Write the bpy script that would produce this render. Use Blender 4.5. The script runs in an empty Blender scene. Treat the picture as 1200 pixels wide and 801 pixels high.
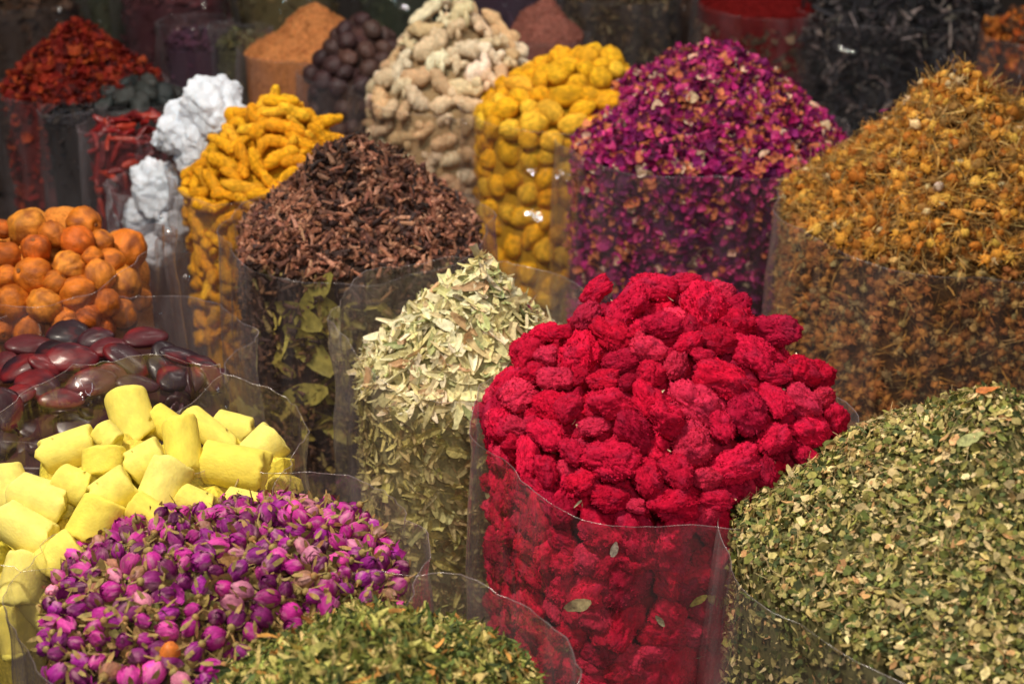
import bpy, bmesh, math, random
import numpy as np
from mathutils import Matrix, Vector

R = math.radians
rng = np.random.default_rng(11)
random.seed(11)
scene = bpy.context.scene
COL = scene.collection

# ------------------------------------------------------------------ camera
PITCH = R(24.0)
CAM = np.array([0.0, 0.0, 0.79])
LENS = 50.0
F = LENS / 36.0 * 1200.0
RIM = 0.32                                   # usual height of a bag's rim
cd = bpy.data.cameras.new('camera')
cd.lens = LENS; cd.sensor_width = 36.0
cd.clip_start = 0.02; cd.clip_end = 60.0
cam = bpy.data.objects.new('camera', cd); COL.objects.link(cam)
cam.location = CAM.tolist(); cam.rotation_euler = (math.pi / 2 - PITCH, 0, 0)
scene.camera = cam
cd.dof.use_dof = True; cd.dof.focus_distance = 0.96; cd.dof.aperture_fstop = 9.0

FWD = np.array([0, math.cos(PITCH), -math.sin(PITCH)])
UP = np.array([0, math.sin(PITCH), math.cos(PITCH)])
RIGHT = np.array([1.0, 0, 0])

# ------------------------------------------------------------------ world, lamps, exposure
w = bpy.data.worlds.new('World'); scene.world = w; w.use_nodes = True
bgn = w.node_tree.nodes['Background']
bgn.inputs[0].default_value = (0.50, 0.38, 0.60, 1); bgn.inputs[1].default_value = 0.025

def lamp(name, loc, aim, sx, sy, power, colour, spread=180):
    l = bpy.data.lights.new(name, 'AREA'); l.shape = 'RECTANGLE'; l.size = sx; l.size_y = sy
    l.energy = power; l.color = colour; l.spread = R(spread)
    o = bpy.data.objects.new(name, l); COL.objects.link(o)
    o.location = loc
    o.rotation_euler = (Vector(aim) - Vector(loc)).to_track_quat('-Z', 'Y').to_euler()
    return o

lamp('stall_and_fill_lamp', (-0.62, 0.55, 1.80), (0.05, 1.05, 0.35), 0.20, 0.20, 37, (1.0, 0.89, 0.74))
lamp('stall_and_fill_lamp', (0.20, -0.75, 1.55), (0.05, 1.25, 0.22), 0.30, 0.30, 12, (1.0, 0.88, 0.74))  # unseen fill added on the camera side to light the bag fronts
lamp('added_film_light', (-0.85, -2.3, 1.15), (0.1, 1.2, 0.35), 0.22, 1.2, 4.5, (0.84, 0.90, 1.0))  # pair of unseen cool strips, added for streaky reflections on the film
lamp('added_film_light', (1.05, -2.3, 1.15), (0.1, 1.2, 0.35), 0.22, 1.2, 4.5, (0.84, 0.90, 1.0))
lamp('tube_lamp', (0.30, 1.75, 1.75), (0.30, 1.7, 0.3), 0.9, 0.05, 9, (1.0, 0.90, 0.82), 150)
lamp('tube_lamp', (-0.10, 0.15, 1.75), (-0.1, 2.3, 0.35), 1.4, 0.05, 2.4, (0.45, 0.86, 1.0), 60)

scene.view_settings.view_transform = 'Standard'
scene.view_settings.look = 'None'
scene.view_settings.exposure = -0.08
scene.view_settings.gamma = 1.0
scene.render.engine = 'CYCLES'
cy = scene.cycles
cy.max_bounces = 8; cy.diffuse_bounces = 3; cy.glossy_bounces = 3
cy.transparent_max_bounces = 20; cy.transmission_bounces = 4
cy.sample_clamp_indirect = 4.0
cy.use_denoising = True
try: cy.denoiser = 'OPENIMAGEDENOISE'
except Exception: pass

# ------------------------------------------------------------------ small maths
def ray(u, v):
    d = RIGHT * ((u - 600) / F) + UP * ((400.5 - v) / F) + FWD
    return d / np.linalg.norm(d)

def at(u, v, z):
    d = ray(u, v); t = (z - CAM[2]) / d[2]
    return CAM + d * t

def depth(P): return (np.asarray(P) - CAM) @ FWD
def pxm(P): return F / depth(P)                 # photo pixels per metre at a point
def project(P):
    q = np.asarray(P) - CAM; z = q @ FWD
    return 600 + F * (q @ RIGHT) / z, 400.5 - F * (q @ UP) / z

def unit(a):
    a = np.asarray(a, float); return a / (np.linalg.norm(a, axis=-1, keepdims=True) + 1e-12)

def _hash(i, j, k, s):
    n = (i * 374761393 + j * 668265263 + k * 2147483647 + s * 974711) & 0xffffffff
    n = ((n ^ (n >> 13)) * 1274126177) & 0xffffffff
    return ((n ^ (n >> 16)) & 0xffff) / 65535.0

def vnoise(P, s=0):
    P = np.asarray(P, float); i = np.floor(P).astype(np.int64); f = P - i; f = f * f * (3 - 2 * f)
    out = 0
    for a in (0, 1):
        for b in (0, 1):
            for c in (0, 1):
                wgt = (f[..., 0] if a else 1 - f[..., 0]) * (f[..., 1] if b else 1 - f[..., 1]) * (f[..., 2] if c else 1 - f[..., 2])
                out = out + wgt * _hash(i[..., 0] + a, i[..., 1] + b, i[..., 2] + c, s)
    return out * 2 - 1

def fbm(P, s=0, o=3):
    out, a, P = 0, 1.0, np.asarray(P, float)
    for k in range(o):
        out = out + a * vnoise(P * 2 ** k + 17.3 * k, s + k); a *= 0.5
    return out

def frames(x, n):
    """rotation matrices (N,3,3) whose columns are the local axes: x along `x`, z near `n`"""
    n = unit(n); x = unit(x - n * np.sum(x * n, -1, keepdims=True)); y = np.cross(n, x)
    return np.stack([x, y, n], -1)

# ------------------------------------------------------------------ meshes
def to_mesh(name, V, T, C=None, smooth=True, mat=None):
    V = np.asarray(V, np.float32); T = np.asarray(T, np.int32)
    m = bpy.data.meshes.new(name)
    m.vertices.add(len(V)); m.vertices.foreach_set('co', V.ravel())
    m.loops.add(T.size); m.loops.foreach_set('vertex_index', T.ravel())
    m.polygons.add(len(T)); m.polygons.foreach_set('loop_start', np.arange(0, T.size, T.shape[1], dtype=np.int32))
    m.polygons.foreach_set('use_smooth', np.full(len(T), smooth, dtype=bool))
    m.update(calc_edges=True)
    if C is not None:
        a = m.color_attributes.new('tone', 'FLOAT_COLOR', 'POINT')
        C4 = np.ones((len(V), 4), np.float32); C4[:, :3] = C
        a.data.foreach_set('color', C4.ravel())
    if mat: m.materials.append(mat)
    return m

def link(name, mesh, mat=None, parent=None):
    o = bpy.data.objects.new(name, mesh); COL.objects.link(o)
    if mat and not mesh.materials: mesh.materials.append(mat)
    if parent: o.parent = parent
    return o

def tag(o, label, cat, group=None, kind=None):
    if label: o['label'] = label
    if cat: o['category'] = cat
    if group: o['group'] = group
    if kind: o['kind'] = kind
    return o

def ico(sub):
    bm = bmesh.new(); bmesh.ops.create_icosphere(bm, subdivisions=sub, radius=1)
    V = np.array([v.co[:] for v in bm.verts]); T = np.array([[v.index for v in f.verts] for f in bm.faces]); bm.free()
    return V, T

def grid_tris(nu, nv, wrap=False):
    T = []
    for i in range(nu if wrap else nu - 1):
        for j in range(nv - 1):
            a, b = i * nv + j, ((i + 1) % nu) * nv + j
            T += [(a, b, b + 1), (a, b + 1, a + 1)]
    return np.array(T)

def join(parts):
    V, T, k = [], [], 0
    for v, t in parts:
        V.append(v); T.append(np.asarray(t) + k); k += len(v)
    return np.concatenate(V), np.concatenate(T)

def tube(pts, rad, sides=5):
    pts = np.asarray(pts, float); n = len(pts); rad = np.broadcast_to(rad, n)
    tg = unit(np.gradient(pts, axis=0)); ref = np.array([0.31, 0.2, 0.93])
    if abs(tg[0] @ ref) > 0.9: ref = np.array([0.9, 0.3, 0.1])
    a = unit(np.cross(tg, ref)); b = np.cross(tg, a)
    ang = np.arange(sides) * 2 * math.pi / sides
    V = (pts[None] + rad[None, :, None] * (np.cos(ang)[:, None, None] * a[None] + np.sin(ang)[:, None, None] * b[None])).reshape(-1, 3)
    T = grid_tris(sides, n, True)
    V = np.concatenate([V, pts[:1], pts[-1:]])
    k = len(V) - 2
    cap = [(k, ((i + 1) % sides) * n, i * n) for i in range(sides)] + [(k + 1, i * n + n - 1, ((i + 1) % sides) * n + n - 1) for i in range(sides)]
    return V, np.concatenate([T, cap])

# ------------------------------------------------------------------ materials
def nt_mat(name):
    m = bpy.data.materials.new(name); m.use_nodes = True
    nt = m.node_tree; nt.nodes.clear()
    out = nt.nodes.new('ShaderNodeOutputMaterial')
    return m, nt, out

def N(nt, t, **kw):
    n = nt.nodes.new(t)
    for k, v in kw.items(): setattr(n, k, v)
    return n

def matter(name, src, rough=0.7, spec=0.3, scale=300, var=0.35, bump=0.3, bscale=None, dist=0.001, sss=0.0, sssr=(0.004,) * 3,
           spot=None, spot_scale=90, spot_amt=0.5, coat=0.0, sheen=0.0, stretch=(1, 1, 1), translucent=0.0, voro=False, spot_edge=(0.45, 0.7)):
    """src: 'object' (object colour), 'tone' (per-piece colour attribute) or an rgb tuple"""
    m, nt, out = nt_mat(name)
    tc = N(nt, 'ShaderNodeTexCoord'); mp = N(nt, 'ShaderNodeMapping'); mp.inputs['Scale'].default_value = stretch
    nt.links.new(tc.outputs['Object'], mp.inputs[0])
    oi = N(nt, 'ShaderNodeObjectInfo')
    add = N(nt, 'ShaderNodeVectorMath', operation='ADD'); sc = N(nt, 'ShaderNodeVectorMath', operation='SCALE')
    nt.links.new(oi.outputs['Location'], sc.inputs[0]); sc.inputs['Scale'].default_value = 37.0
    nt.links.new(mp.outputs[0], add.inputs[0]); nt.links.new(sc.outputs[0], add.inputs[1])
    vec = add.outputs[0]
    if src == 'object': base = oi.outputs['Color']
    elif src == 'tone': base = N(nt, 'ShaderNodeVertexColor', layer_name='tone').outputs[0]
    else:
        c = N(nt, 'ShaderNodeRGB'); c.outputs[0].default_value = (*src, 1); base = c.outputs[0]
    nz = N(nt, 'ShaderNodeTexNoise'); nz.inputs['Scale'].default_value = scale; nz.inputs['Detail'].default_value = 4
    nt.links.new(vec, nz.inputs['Vector'])
    mr = N(nt, 'ShaderNodeMapRange'); mr.inputs[1].default_value = 0.3; mr.inputs[2].default_value = 0.7
    mr.inputs[3].default_value = 1 - var; mr.inputs[4].default_value = 1 + var
    nt.links.new(nz.outputs[0], mr.inputs[0])
    mul = N(nt, 'ShaderNodeMix', data_type='RGBA', blend_type='MULTIPLY'); mul.inputs[0].default_value = 1
    nt.links.new(base, mul.inputs[6]); nt.links.new(mr.outputs[0], mul.inputs[7])
    col = mul.outputs[2]
    if spot:
        n2 = N(nt, 'ShaderNodeTexNoise'); n2.inputs['Scale'].default_value = spot_scale; n2.inputs['Detail'].default_value = 3
        nt.links.new(vec, n2.inputs['Vector'])
        r2 = N(nt, 'ShaderNodeMapRange'); r2.inputs[1].default_value = spot_edge[0]; r2.inputs[2].default_value = spot_edge[1]
        r2.inputs[3].default_value = 0; r2.inputs[4].default_value = spot_amt
        nt.links.new(n2.outputs[0], r2.inputs[0])
        mx = N(nt, 'ShaderNodeMix', data_type='RGBA'); nt.links.new(r2.outputs[0], mx.inputs[0])
        nt.links.new(col, mx.inputs[6]); mx.inputs[7].default_value = (*spot, 1); col = mx.outputs[2]
    p = N(nt, 'ShaderNodeBsdfPrincipled')
    nt.links.new(col, p.inputs['Base Color'])
    p.inputs['Roughness'].default_value = rough; p.inputs['Specular IOR Level'].default_value = spec
    if sss: p.inputs['Subsurface Weight'].default_value = sss; p.inputs['Subsurface Radius'].default_value = sssr; p.inputs['Subsurface Scale'].default_value = 1.0
    if coat: p.inputs['Coat Weight'].default_value = coat; p.inputs['Coat Roughness'].default_value = 0.15
    if sheen: p.inputs['Sheen Weight'].default_value = sheen; p.inputs['Sheen Roughness'].default_value = 0.5
    if bump:
        if voro:
            b2 = N(nt, 'ShaderNodeTexVoronoi'); b2.inputs['Scale'].default_value = bscale or scale
            nt.links.new(vec, b2.inputs['Vector']); hgt = b2.outputs['Distance']
        else:
            b2 = N(nt, 'ShaderNodeTexNoise'); b2.inputs['Scale'].default_value = bscale or scale * 1.5; b2.inputs['Detail'].default_value = 5
            nt.links.new(vec, b2.inputs['Vector']); hgt = b2.outputs[0]
        bp = N(nt, 'ShaderNodeBump'); bp.inputs['Strength'].default_value = bump; bp.inputs['Distance'].default_value = dist
        nt.links.new(hgt, bp.inputs['Height']); nt.links.new(bp.outputs[0], p.inputs['Normal'])
    sh = p.outputs[0]
    if translucent:
        tr = N(nt, 'ShaderNodeBsdfTranslucent'); nt.links.new(col, tr.inputs[0])
        ms = N(nt, 'ShaderNodeMixShader'); ms.inputs[0].default_value = translucent
        nt.links.new(sh, ms.inputs[1]); nt.links.new(tr.outputs[0], ms.inputs[2]); sh = ms.outputs[0]
    nt.links.new(sh, out.inputs[0])
    return m

def film_mat(name, haze=0.07, tint=(0.97, 0.955, 0.95), hcol=(0.78, 0.70, 0.76), rough=0.09, wr=1.0):
    m, nt, out = nt_mat(name)
    tc = N(nt, 'ShaderNodeTexCoord')
    mp = N(nt, 'ShaderNodeMapping'); mp.inputs['Scale'].default_value = (1, 1, 0.35)
    nt.links.new(tc.outputs['Object'], mp.inputs[0])
    nz = N(nt, 'ShaderNodeTexNoise'); nz.inputs['Scale'].default_value = 26; nz.inputs['Detail'].default_value = 4; nz.inputs['Distortion'].default_value = 1.2
    nt.links.new(mp.outputs[0], nz.inputs['Vector'])
    bp = N(nt, 'ShaderNodeBump'); bp.inputs['Strength'].default_value = 0.45 * wr; bp.inputs['Distance'].default_value = 0.006
    nt.links.new(nz.outputs[0], bp.inputs['Height'])
    lw = N(nt, 'ShaderNodeLayerWeight'); lw.inputs[0].default_value = 0.5
    nt.links.new(bp.outputs[0], lw.inputs[1])
    pw = N(nt, 'ShaderNodeMath', operation='POWER'); pw.inputs[1].default_value = 4.0
    nt.links.new(lw.outputs['Facing'], pw.inputs[0])
    ma = N(nt, 'ShaderNodeMath', operation='MULTIPLY_ADD'); ma.inputs[1].default_value = 0.75; ma.inputs[2].default_value = 0.085
    nt.links.new(pw.outputs[0], ma.inputs[0])
    tr = N(nt, 'ShaderNodeBsdfTransparent'); tr.inputs[0].default_value = (*tint, 1)
    gl = N(nt, 'ShaderNodeBsdfGlossy'); gl.inputs['Roughness'].default_value = rough
    nt.links.new(bp.outputs[0], gl.inputs['Normal'])
    df = N(nt, 'ShaderNodeBsdfDiffuse'); df.inputs[0].default_value = (*hcol, 1)
    tl = N(nt, 'ShaderNodeBsdfTranslucent'); tl.inputs[0].default_value = (*hcol, 1)
    mh = N(nt, 'ShaderNodeMixShader'); mh.inputs[0].default_value = 0.5
    nt.links.new(df.outputs[0], mh.inputs[1]); nt.links.new(tl.outputs[0], mh.inputs[2])
    # dust and scuffs on the film, plus cloudy reflections painted as pale haze patches
    n2 = N(nt, 'ShaderNodeTexNoise'); n2.inputs['Scale'].default_value = 24; n2.inputs['Detail'].default_value = 8; n2.inputs['Distortion'].default_value = 0.8
    nt.links.new(mp.outputs[0], n2.inputs['Vector'])
    r2 = N(nt, 'ShaderNodeMapRange'); r2.inputs[1].default_value = 0.35; r2.inputs[2].default_value = 0.75
    r2.inputs[3].default_value = haze * 0.35; r2.inputs[4].default_value = haze * 2.1
    nt.links.new(n2.outputs[0], r2.inputs[0])
    co = N(nt, 'ShaderNodeMath', operation='SUBTRACT'); co.inputs[0].default_value = 1.06; nt.links.new(lw.outputs['Facing'], co.inputs[1])
    dv = N(nt, 'ShaderNodeMath', operation='DIVIDE', use_clamp=True); nt.links.new(r2.outputs[0], dv.inputs[0]); nt.links.new(co.outputs[0], dv.inputs[1])
    m1 = N(nt, 'ShaderNodeMixShader'); nt.links.new(dv.outputs[0], m1.inputs[0])
    nt.links.new(tr.outputs[0], m1.inputs[1]); nt.links.new(mh.outputs[0], m1.inputs[2])
    m2 = N(nt, 'ShaderNodeMixShader'); nt.links.new(ma.outputs[0], m2.inputs[0])
    nt.links.new(m1.outputs[0], m2.inputs[1]); nt.links.new(gl.outputs[0], m2.inputs[2])
    nt.links.new(m2.outputs[0], out.inputs[0])
    return m

FILM = film_mat('clear_film', haze=0.046, wr=1.8, rough=0.07)
FILM_CRINKLED = film_mat('crinkled_film', haze=0.024, rough=0.06, wr=1.3)
EDGE = film_mat('film_edge', haze=0.13, rough=0.2)
M = {}

# ------------------------------------------------------------------ heaps (what is inside a bag)
HEAPS = {}
class Heap:
    """contents of one bag: rounded-square column up to the level `z`, then a mound"""
    def __init__(s, key, u, v, rpx, h, zoff=0.0, p=2.6, rot=0.0, asp=1.0, a=1.5, b=1.0, shift=(0, 0), rough=0.0):
        s.key = key; c = at(u, v, RIM); s.c = np.array([c[0], c[1]])
        s.rx = rpx / pxm(c); s.ry = s.rx * asp; s.h = h; s.z = RIM + zoff; s.p = p; s.rot = R(rot); s.a = a; s.b = b
        s.sh = np.array(shift) * s.rx; s.rough = rough; s.seed = len(HEAPS) * 7 + 3
        HEAPS[key] = s
    def loc(s, X):
        q = np.asarray(X)[..., :2] - s.c; c, n = math.cos(s.rot), math.sin(s.rot)
        return q[..., 0] * c + q[..., 1] * n, -q[..., 0] * n + q[..., 1] * c
    def n(s, X):
        x, y = s.loc(X)
        return (np.abs(x / s.rx) ** s.p + np.abs(y / s.ry) ** s.p) ** (1 / s.p)
    def H(s, X):
        X = np.asarray(X)[..., :2]
        r0 = np.minimum(s.n(X), 1)
        r = np.clip(s.n(X - s.sh * (1 - r0)[..., None]), 0, 1)
        hh = s.z + s.h * (1 - r ** s.a) ** s.b
        if s.rough: hh = hh + s.rough * fbm(np.concatenate([X * 22, np.zeros_like(X[..., :1])], -1), s.seed, 3) * (1 - r0 ** 4)
        return hh
    def inside(s, P):
        return (s.n(P) < 1) & (P[..., 2] < s.H(P))
    def radius(s, th):
        c, n = np.cos(th - s.rot), np.sin(th - s.rot)
        return (np.abs(c / s.rx) ** s.p + np.abs(n / s.ry) ** s.p) ** (-1 / s.p)
    def top(s, n):
        """n points spread over the mound with their normals"""
        out = []
        while sum(map(len, out)) < n:
            q = s.c + (rng.random((n * 2, 2)) * 2 - 1) * max(s.rx, s.ry) * 1.2
            q = q[s.n(q) < 0.985]
            nn = s.normal(q)
            out.append(np.concatenate([q, s.H(q)[:, None], nn], 1)[rng.random(len(q)) < np.minimum(1, 0.45 / nn[:, 2])])
        o = np.concatenate(out)[:n]
        return o[:, :3], o[:, 3:]
    def normal(s, q):
        e = 0.002; q = np.asarray(q)[..., :2]
        dx = (s.H(q + [e, 0]) - s.H(q - [e, 0])) / (2 * e); dy = (s.H(q + [0, e]) - s.H(q - [0, e])) / (2 * e)
        return unit(np.stack([-dx, -dy, np.ones_like(dx)], -1))
    def wall(s, n, zlo=0.05, half=R(115)):
        """n points on the upright face turned towards the camera"""
        mid = math.atan2(CAM[1] - s.c[1], CAM[0] - s.c[0])
        th = mid + (rng.random(n) * 2 - 1) * half
        r = s.radius(th); q = s.c + np.stack([np.cos(th), np.sin(th)], -1) * r[:, None]
        z = zlo + (s.z - zlo) * rng.random(n)
        e = 1e-3
        nn = np.stack([(s.n(q + [e, 0]) - s.n(q - [e, 0])), (s.n(q + [0, e]) - s.n(q - [0, e])), 0 * z], -1)
        return np.concatenate([q, z[:, None]], 1), unit(nn)
    def hit(s, u, v):
        d = ray(u, v); t = np.arange(0.35, 3.4, 0.002)
        P = CAM + t[:, None] * d; k = np.argmax(s.inside(P))
        if not s.inside(P)[k]:
            nn = np.maximum(s.n(P) - 1, 0) * s.rx + np.maximum(P[:, 2] - s.H(P), 0); k = np.argmin(nn)
        return P[k]
    def core(s, shrink, drop):
        nr, nt_ = 26, 72; th = np.linspace(0, 2 * math.pi, nt_, endpoint=False); V = []
        for i in range(nt_):
            r = s.radius(th[i]) * shrink
            for k in np.linspace(0, 1, nr): V.append((*(s.c + np.array([math.cos(th[i]), math.sin(th[i])]) * r * k), 0))
        V = np.array(V); V[:, 2] = s.H(V / 1) - drop
        V = V.reshape(nt_, nr, 3); low = V[:, -1:].copy(); low[:, :, 2] = 0.012
        V = np.concatenate([V, low], 1).reshape(-1, 3)
        return V, grid_tris(nt_, nr + 1, True)

def seen(P, own=None, eps=0.012):
    """which points the camera can see past the heaps, and inside the frame"""
    P = np.asarray(P); u, v = project(P); ok = (u > -12) & (u < 1212) & (v > -12) & (v < 813)
    d = CAM - P; L = np.linalg.norm(d, axis=1, keepdims=True); d = d / L
    for t in np.arange(eps, 1.6, 0.02):
        Q = P + d * t
        for hp in HEAPS.values():
            if hp is own and t > 0.35: continue
            ok &= ~(hp.inside(Q) & (hp.H(Q) - Q[:, 2] > 0.004) & (hp.n(Q) < 0.96))
    return ok

def place(tpl, P, Rm, S, C):
    """all copies of one template in one array"""
    V, T = tpl; n = len(P)
    VV = np.einsum('nij,nvj->nvi', Rm, V[None] * S[:, None, :]) + P[:, None]
    TT = T[None] + (np.arange(n) * len(V))[:, None, None]
    CC = np.repeat(C[:, None], len(V), 1)
    return VV.reshape(-1, 3), TT.reshape(-1, 3), CC.reshape(-1, 3)

def palette(n, cols, wts, jit=0.18):
    cols = np.array(cols); k = rng.choice(len(cols), n, p=np.array(wts) / sum(wts))
    c = cols[k] * (1 + jit * rng.standard_normal((n, 1))) * (1 + 0.035 * rng.standard_normal((n, 3)))
    return np.clip(c, 0.002, 0.95)

def randrot(nrm, tilt):
    n = len(nrm); z = unit(nrm + tilt * rng.standard_normal((n, 3)))
    return frames(rng.standard_normal((n, 3)), z)

class Bits:
    """collects many small pieces of one heap"""
    def __init__(s): s.V, s.T, s.C, s.k = [], [], [], 0
    def add(s, V, T, C):
        s.V.append(V); s.T.append(T + s.k); s.C.append(np.broadcast_to(C, V.shape)); s.k += len(V)
    def scatter(s, tpls, P, Rm, S, C):
        pick = rng.integers(0, len(tpls), len(P))
        for i, t in enumerate(tpls):
            m = pick == i
            if m.any(): s.add(*place(t, P[m], Rm[m], S[m], C[m]))
    def build(s, name, mat, smooth=False):
        return link(name, to_mesh(name, np.concatenate(s.V), np.concatenate(s.T), np.concatenate(s.C), smooth), mat)

def sizes(n, lo, hi, shape=(1, 1, 1)):
    return (lo + (hi - lo) * rng.random((n, 1)) ** 1.5) * np.array(shape) * (1 + 0.15 * rng.standard_normal((n, 3)))

def both(hp, nt_, nw, jit=0.003, zlo=0.06, sink=0.002):
    P, Nn = hp.top(nt_); Q, M2 = hp.wall(nw, zlo)
    P = np.concatenate([P, Q - M2 * 0.003]); Nn = np.concatenate([Nn, M2])
    P = P - Nn * (sink + jit * rng.random((len(P), 1)))
    return P, Nn

# ------------------------------------------------------------------ bags
def make_bag(key, label, back=0.004, front=0.0, left=0.0, right=0.0, mat=None, gap=0.004, wob=0.0026, edge=True, base=0.0, turn=-32):
    hp = HEAPS[key]; crinkled = mat is FILM_CRINKLED; nt_, nz = (120, 76) if crinkled else (120, 44)
    th = np.linspace(0, 2 * math.pi, nt_, endpoint=False)
    c, s_ = np.cos(th), np.sin(th)
    rim = hp.z + base + np.where(s_ > 0, back * s_ ** 2, front * s_ ** 2) + np.where(c > 0, right * c ** 2, left * c ** 2)
    rim = rim + wob * vnoise(np.stack([c * 2.2, s_ * 2.2, 0 * c], -1), hp.seed) + 0.3 * wob * vnoise(np.stack([c * 9, s_ * 9, 0 * c], -1), hp.seed + 1)
    t = np.linspace(0, 1, nz)
    z = 0.006 + (rim[:, None] - 0.006) * t[None]
    # the film is squarer than its filling: the corners stand off and show as empty upright strips
    ang = th - R(turn); rf = hp.rx * 0.89 * (np.abs(np.cos(ang)) ** 5 + np.abs(np.sin(ang) * hp.rx / hp.ry) ** 5) ** (-0.2)
    r = np.maximum(hp.radius(th), rf)[:, None] + gap + 0 * t[None]
    Q = np.stack([c[:, None] * 5 + 0 * t, s_[:, None] * 5 + 0 * t, z * 7], -1)
    fold = vnoise(Q, hp.seed + 5) * 0.0035 + np.abs(vnoise(Q * [2.3, 2.3, 0.6], hp.seed + 6)) * 0.004 + np.abs(vnoise(Q * [1, 1, 3] * 2.1, hp.seed + 8)) * 0.0025
    above = np.clip((z - hp.z) / 0.03, 0, 1)
    r = r + 0.007 * np.sin(math.pi * np.clip(t, 0, 1))[None] ** 1.0
    r = r + np.maximum(fold, -0.0015) * (0.55 + 0.9 * above) + 0.003 * above
    # horizontal creases, where the film has been pushed down and crumpled
    Q2 = np.stack([c[:, None] * 3.5 + 0 * t, s_[:, None] * 3.5 + 0 * t, z * 20], -1)
    cr = np.maximum(0, 0.45 - np.abs(vnoise(Q2, hp.seed + 11)) * 2.2) * np.clip(vnoise(Q2 * [0.6, 0.6, 0.25], hp.seed + 12) + 0.45, 0, 1)
    r = r + cr * (0.026 if crinkled else 0.005)
    r[:, :3] *= np.array([0.86, 0.95, 0.99])
    V = np.stack([hp.c[0] + c[:, None] * r, hp.c[1] + s_[:, None] * r, z], -1).reshape(-1, 3)
    T = grid_tris(nt_, nz, True)
    o = bpy.data.objects.new('clear_plastic_bag', None); COL.objects.link(o); o.empty_display_size = 0.02
    o.location = (float(hp.c[0]), float(hp.c[1]), 0.0)
    tag(o, label, 'plastic bag', 'clear film bags of spices')
    V = V - np.array([hp.c[0], hp.c[1], 0.0])
    link('film_wall', to_mesh('film_wall', V, T, mat=mat or FILM), parent=o)
    ring = V.reshape(nt_, nz, 3)
    bot = np.concatenate([ring[:, 0] * [0.99, 0.99, 1], [[0, 0, 0.005]]])
    link('film_base', to_mesh('film_base', bot, np.array([(nt_, i, (i + 1) % nt_) for i in range(nt_)]), mat=mat or FILM), parent=o)
    top = np.concatenate([ring[:, -1], ring[:1, -1]])
    tv, tt = tube(top, 0.00026, 5)
    link('rim_edge', to_mesh('rim_edge', tv, tt, mat=EDGE), parent=o)
    return o

# ------------------------------------------------------------------ labels that single one piece out
ORD = ['topmost', 'second from the top', 'third from the top', 'fourth from the top', 'fifth from the top', 'sixth from the top',
       'seventh from the top', 'eighth from the top', 'ninth from the top', 'tenth from the top', 'eleventh from the top', 'twelfth from the top']
def zones(items, hp, what, names=('left', 'middle', 'right')):
    """items: list of (object, centre, adjective). Label = adjective + what + column of the heap + rank from its top."""
    ncol = len(names); us = np.array([project(p)[0] for _, p, _ in items])
    e = np.quantile(us, np.linspace(0, 1, ncol + 1)[1:-1])
    cls = {}
    for (o, p, adj), u in zip(items, us):
        film = hp.n(p) > 0.80 and p[2] < hp.z - 0.012
        cls.setdefault((adj, names[int(np.searchsorted(e, u))], film), []).append((project(p)[1], o))
    for (adj, col, film), L in cls.items():
        L.sort(key=lambda q: q[0])
        for i, (_, o) in enumerate(L):
            rank = '' if len(L) == 1 else (ORD[i] + ' ' if i < len(ORD) else f'{i + 1}th from the top ')
            pos = f'{rank}{"behind the film" if film else "on the heap"}, {col}'
            o['label'] = f'{adj} {what}, {pos}'

def individual(name, mesh, P, Rm, S, colour, cat, group, label=None):
    o = bpy.data.objects.new(name, mesh); COL.objects.link(o)
    m = Matrix(((Rm * np.asarray(S)[None, :]).tolist())).to_4x4(); m.translation = Vector(np.asarray(P).tolist())
    o.matrix_world = m; o.color = (*[float(x) for x in colour], 1)
    return tag(o, label, cat, group)

def from_photo(hp, lst, sink=0.5, flat=0.75, tiltj=0.25):
    """pieces measured in the photograph -> centre, rotation and half sizes on the heap's real surface"""
    out = []
    for it in lst:
        u, v, a, b = it[:4]; ang = R(it[4] if len(it) > 4 else rng.uniform(-30, 30))
        P = hp.hit(u, v); k = 1 / pxm(P); a_, b_ = a * k, b * k
        nn = hp.normal(P) if P[2] > hp.z - 0.004 else unit(np.array([*(P[:2] - hp.c), 0.0]))
        x = RIGHT * math.cos(ang) - UP * math.sin(ang) + 0.15 * rng.standard_normal(3)
        z = unit(nn * 0.6 + unit(CAM - P) * 0.6 + tiltj * rng.standard_normal(3))
        Rm = frames(x[None], z[None])[0]
        out.append([P + unit(CAM - P) * 0.0 - nn * b_ * sink, Rm, np.array([a_, b_, b_ * flat])])
    return out

def relax(items, it=40, k=0.45, soft=0.82, lim=0.8):
    P = np.array([i[0] for i in items]); r = np.array([(i[2][0] * i[2][1] * i[2][2]) ** (1 / 3) for i in items]) * soft; P0 = P.copy()
    for _ in range(it):
        d = P[:, None] - P[None]; L = np.linalg.norm(d, axis=2) + np.eye(len(P)); ov = np.maximum(r[:, None] + r[None] - L, 0) * (1 - np.eye(len(P)))
        P = P + k * (d / L[..., None] * ov[..., None]).sum(1) * 0.5
        D = P - P0; Ld = np.linalg.norm(D, axis=1, keepdims=True); P = P0 + D * np.minimum(1, lim * r[:, None] / (Ld + 1e-9))
    for i, p in zip(items, P): i[0] = p
    return items

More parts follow.
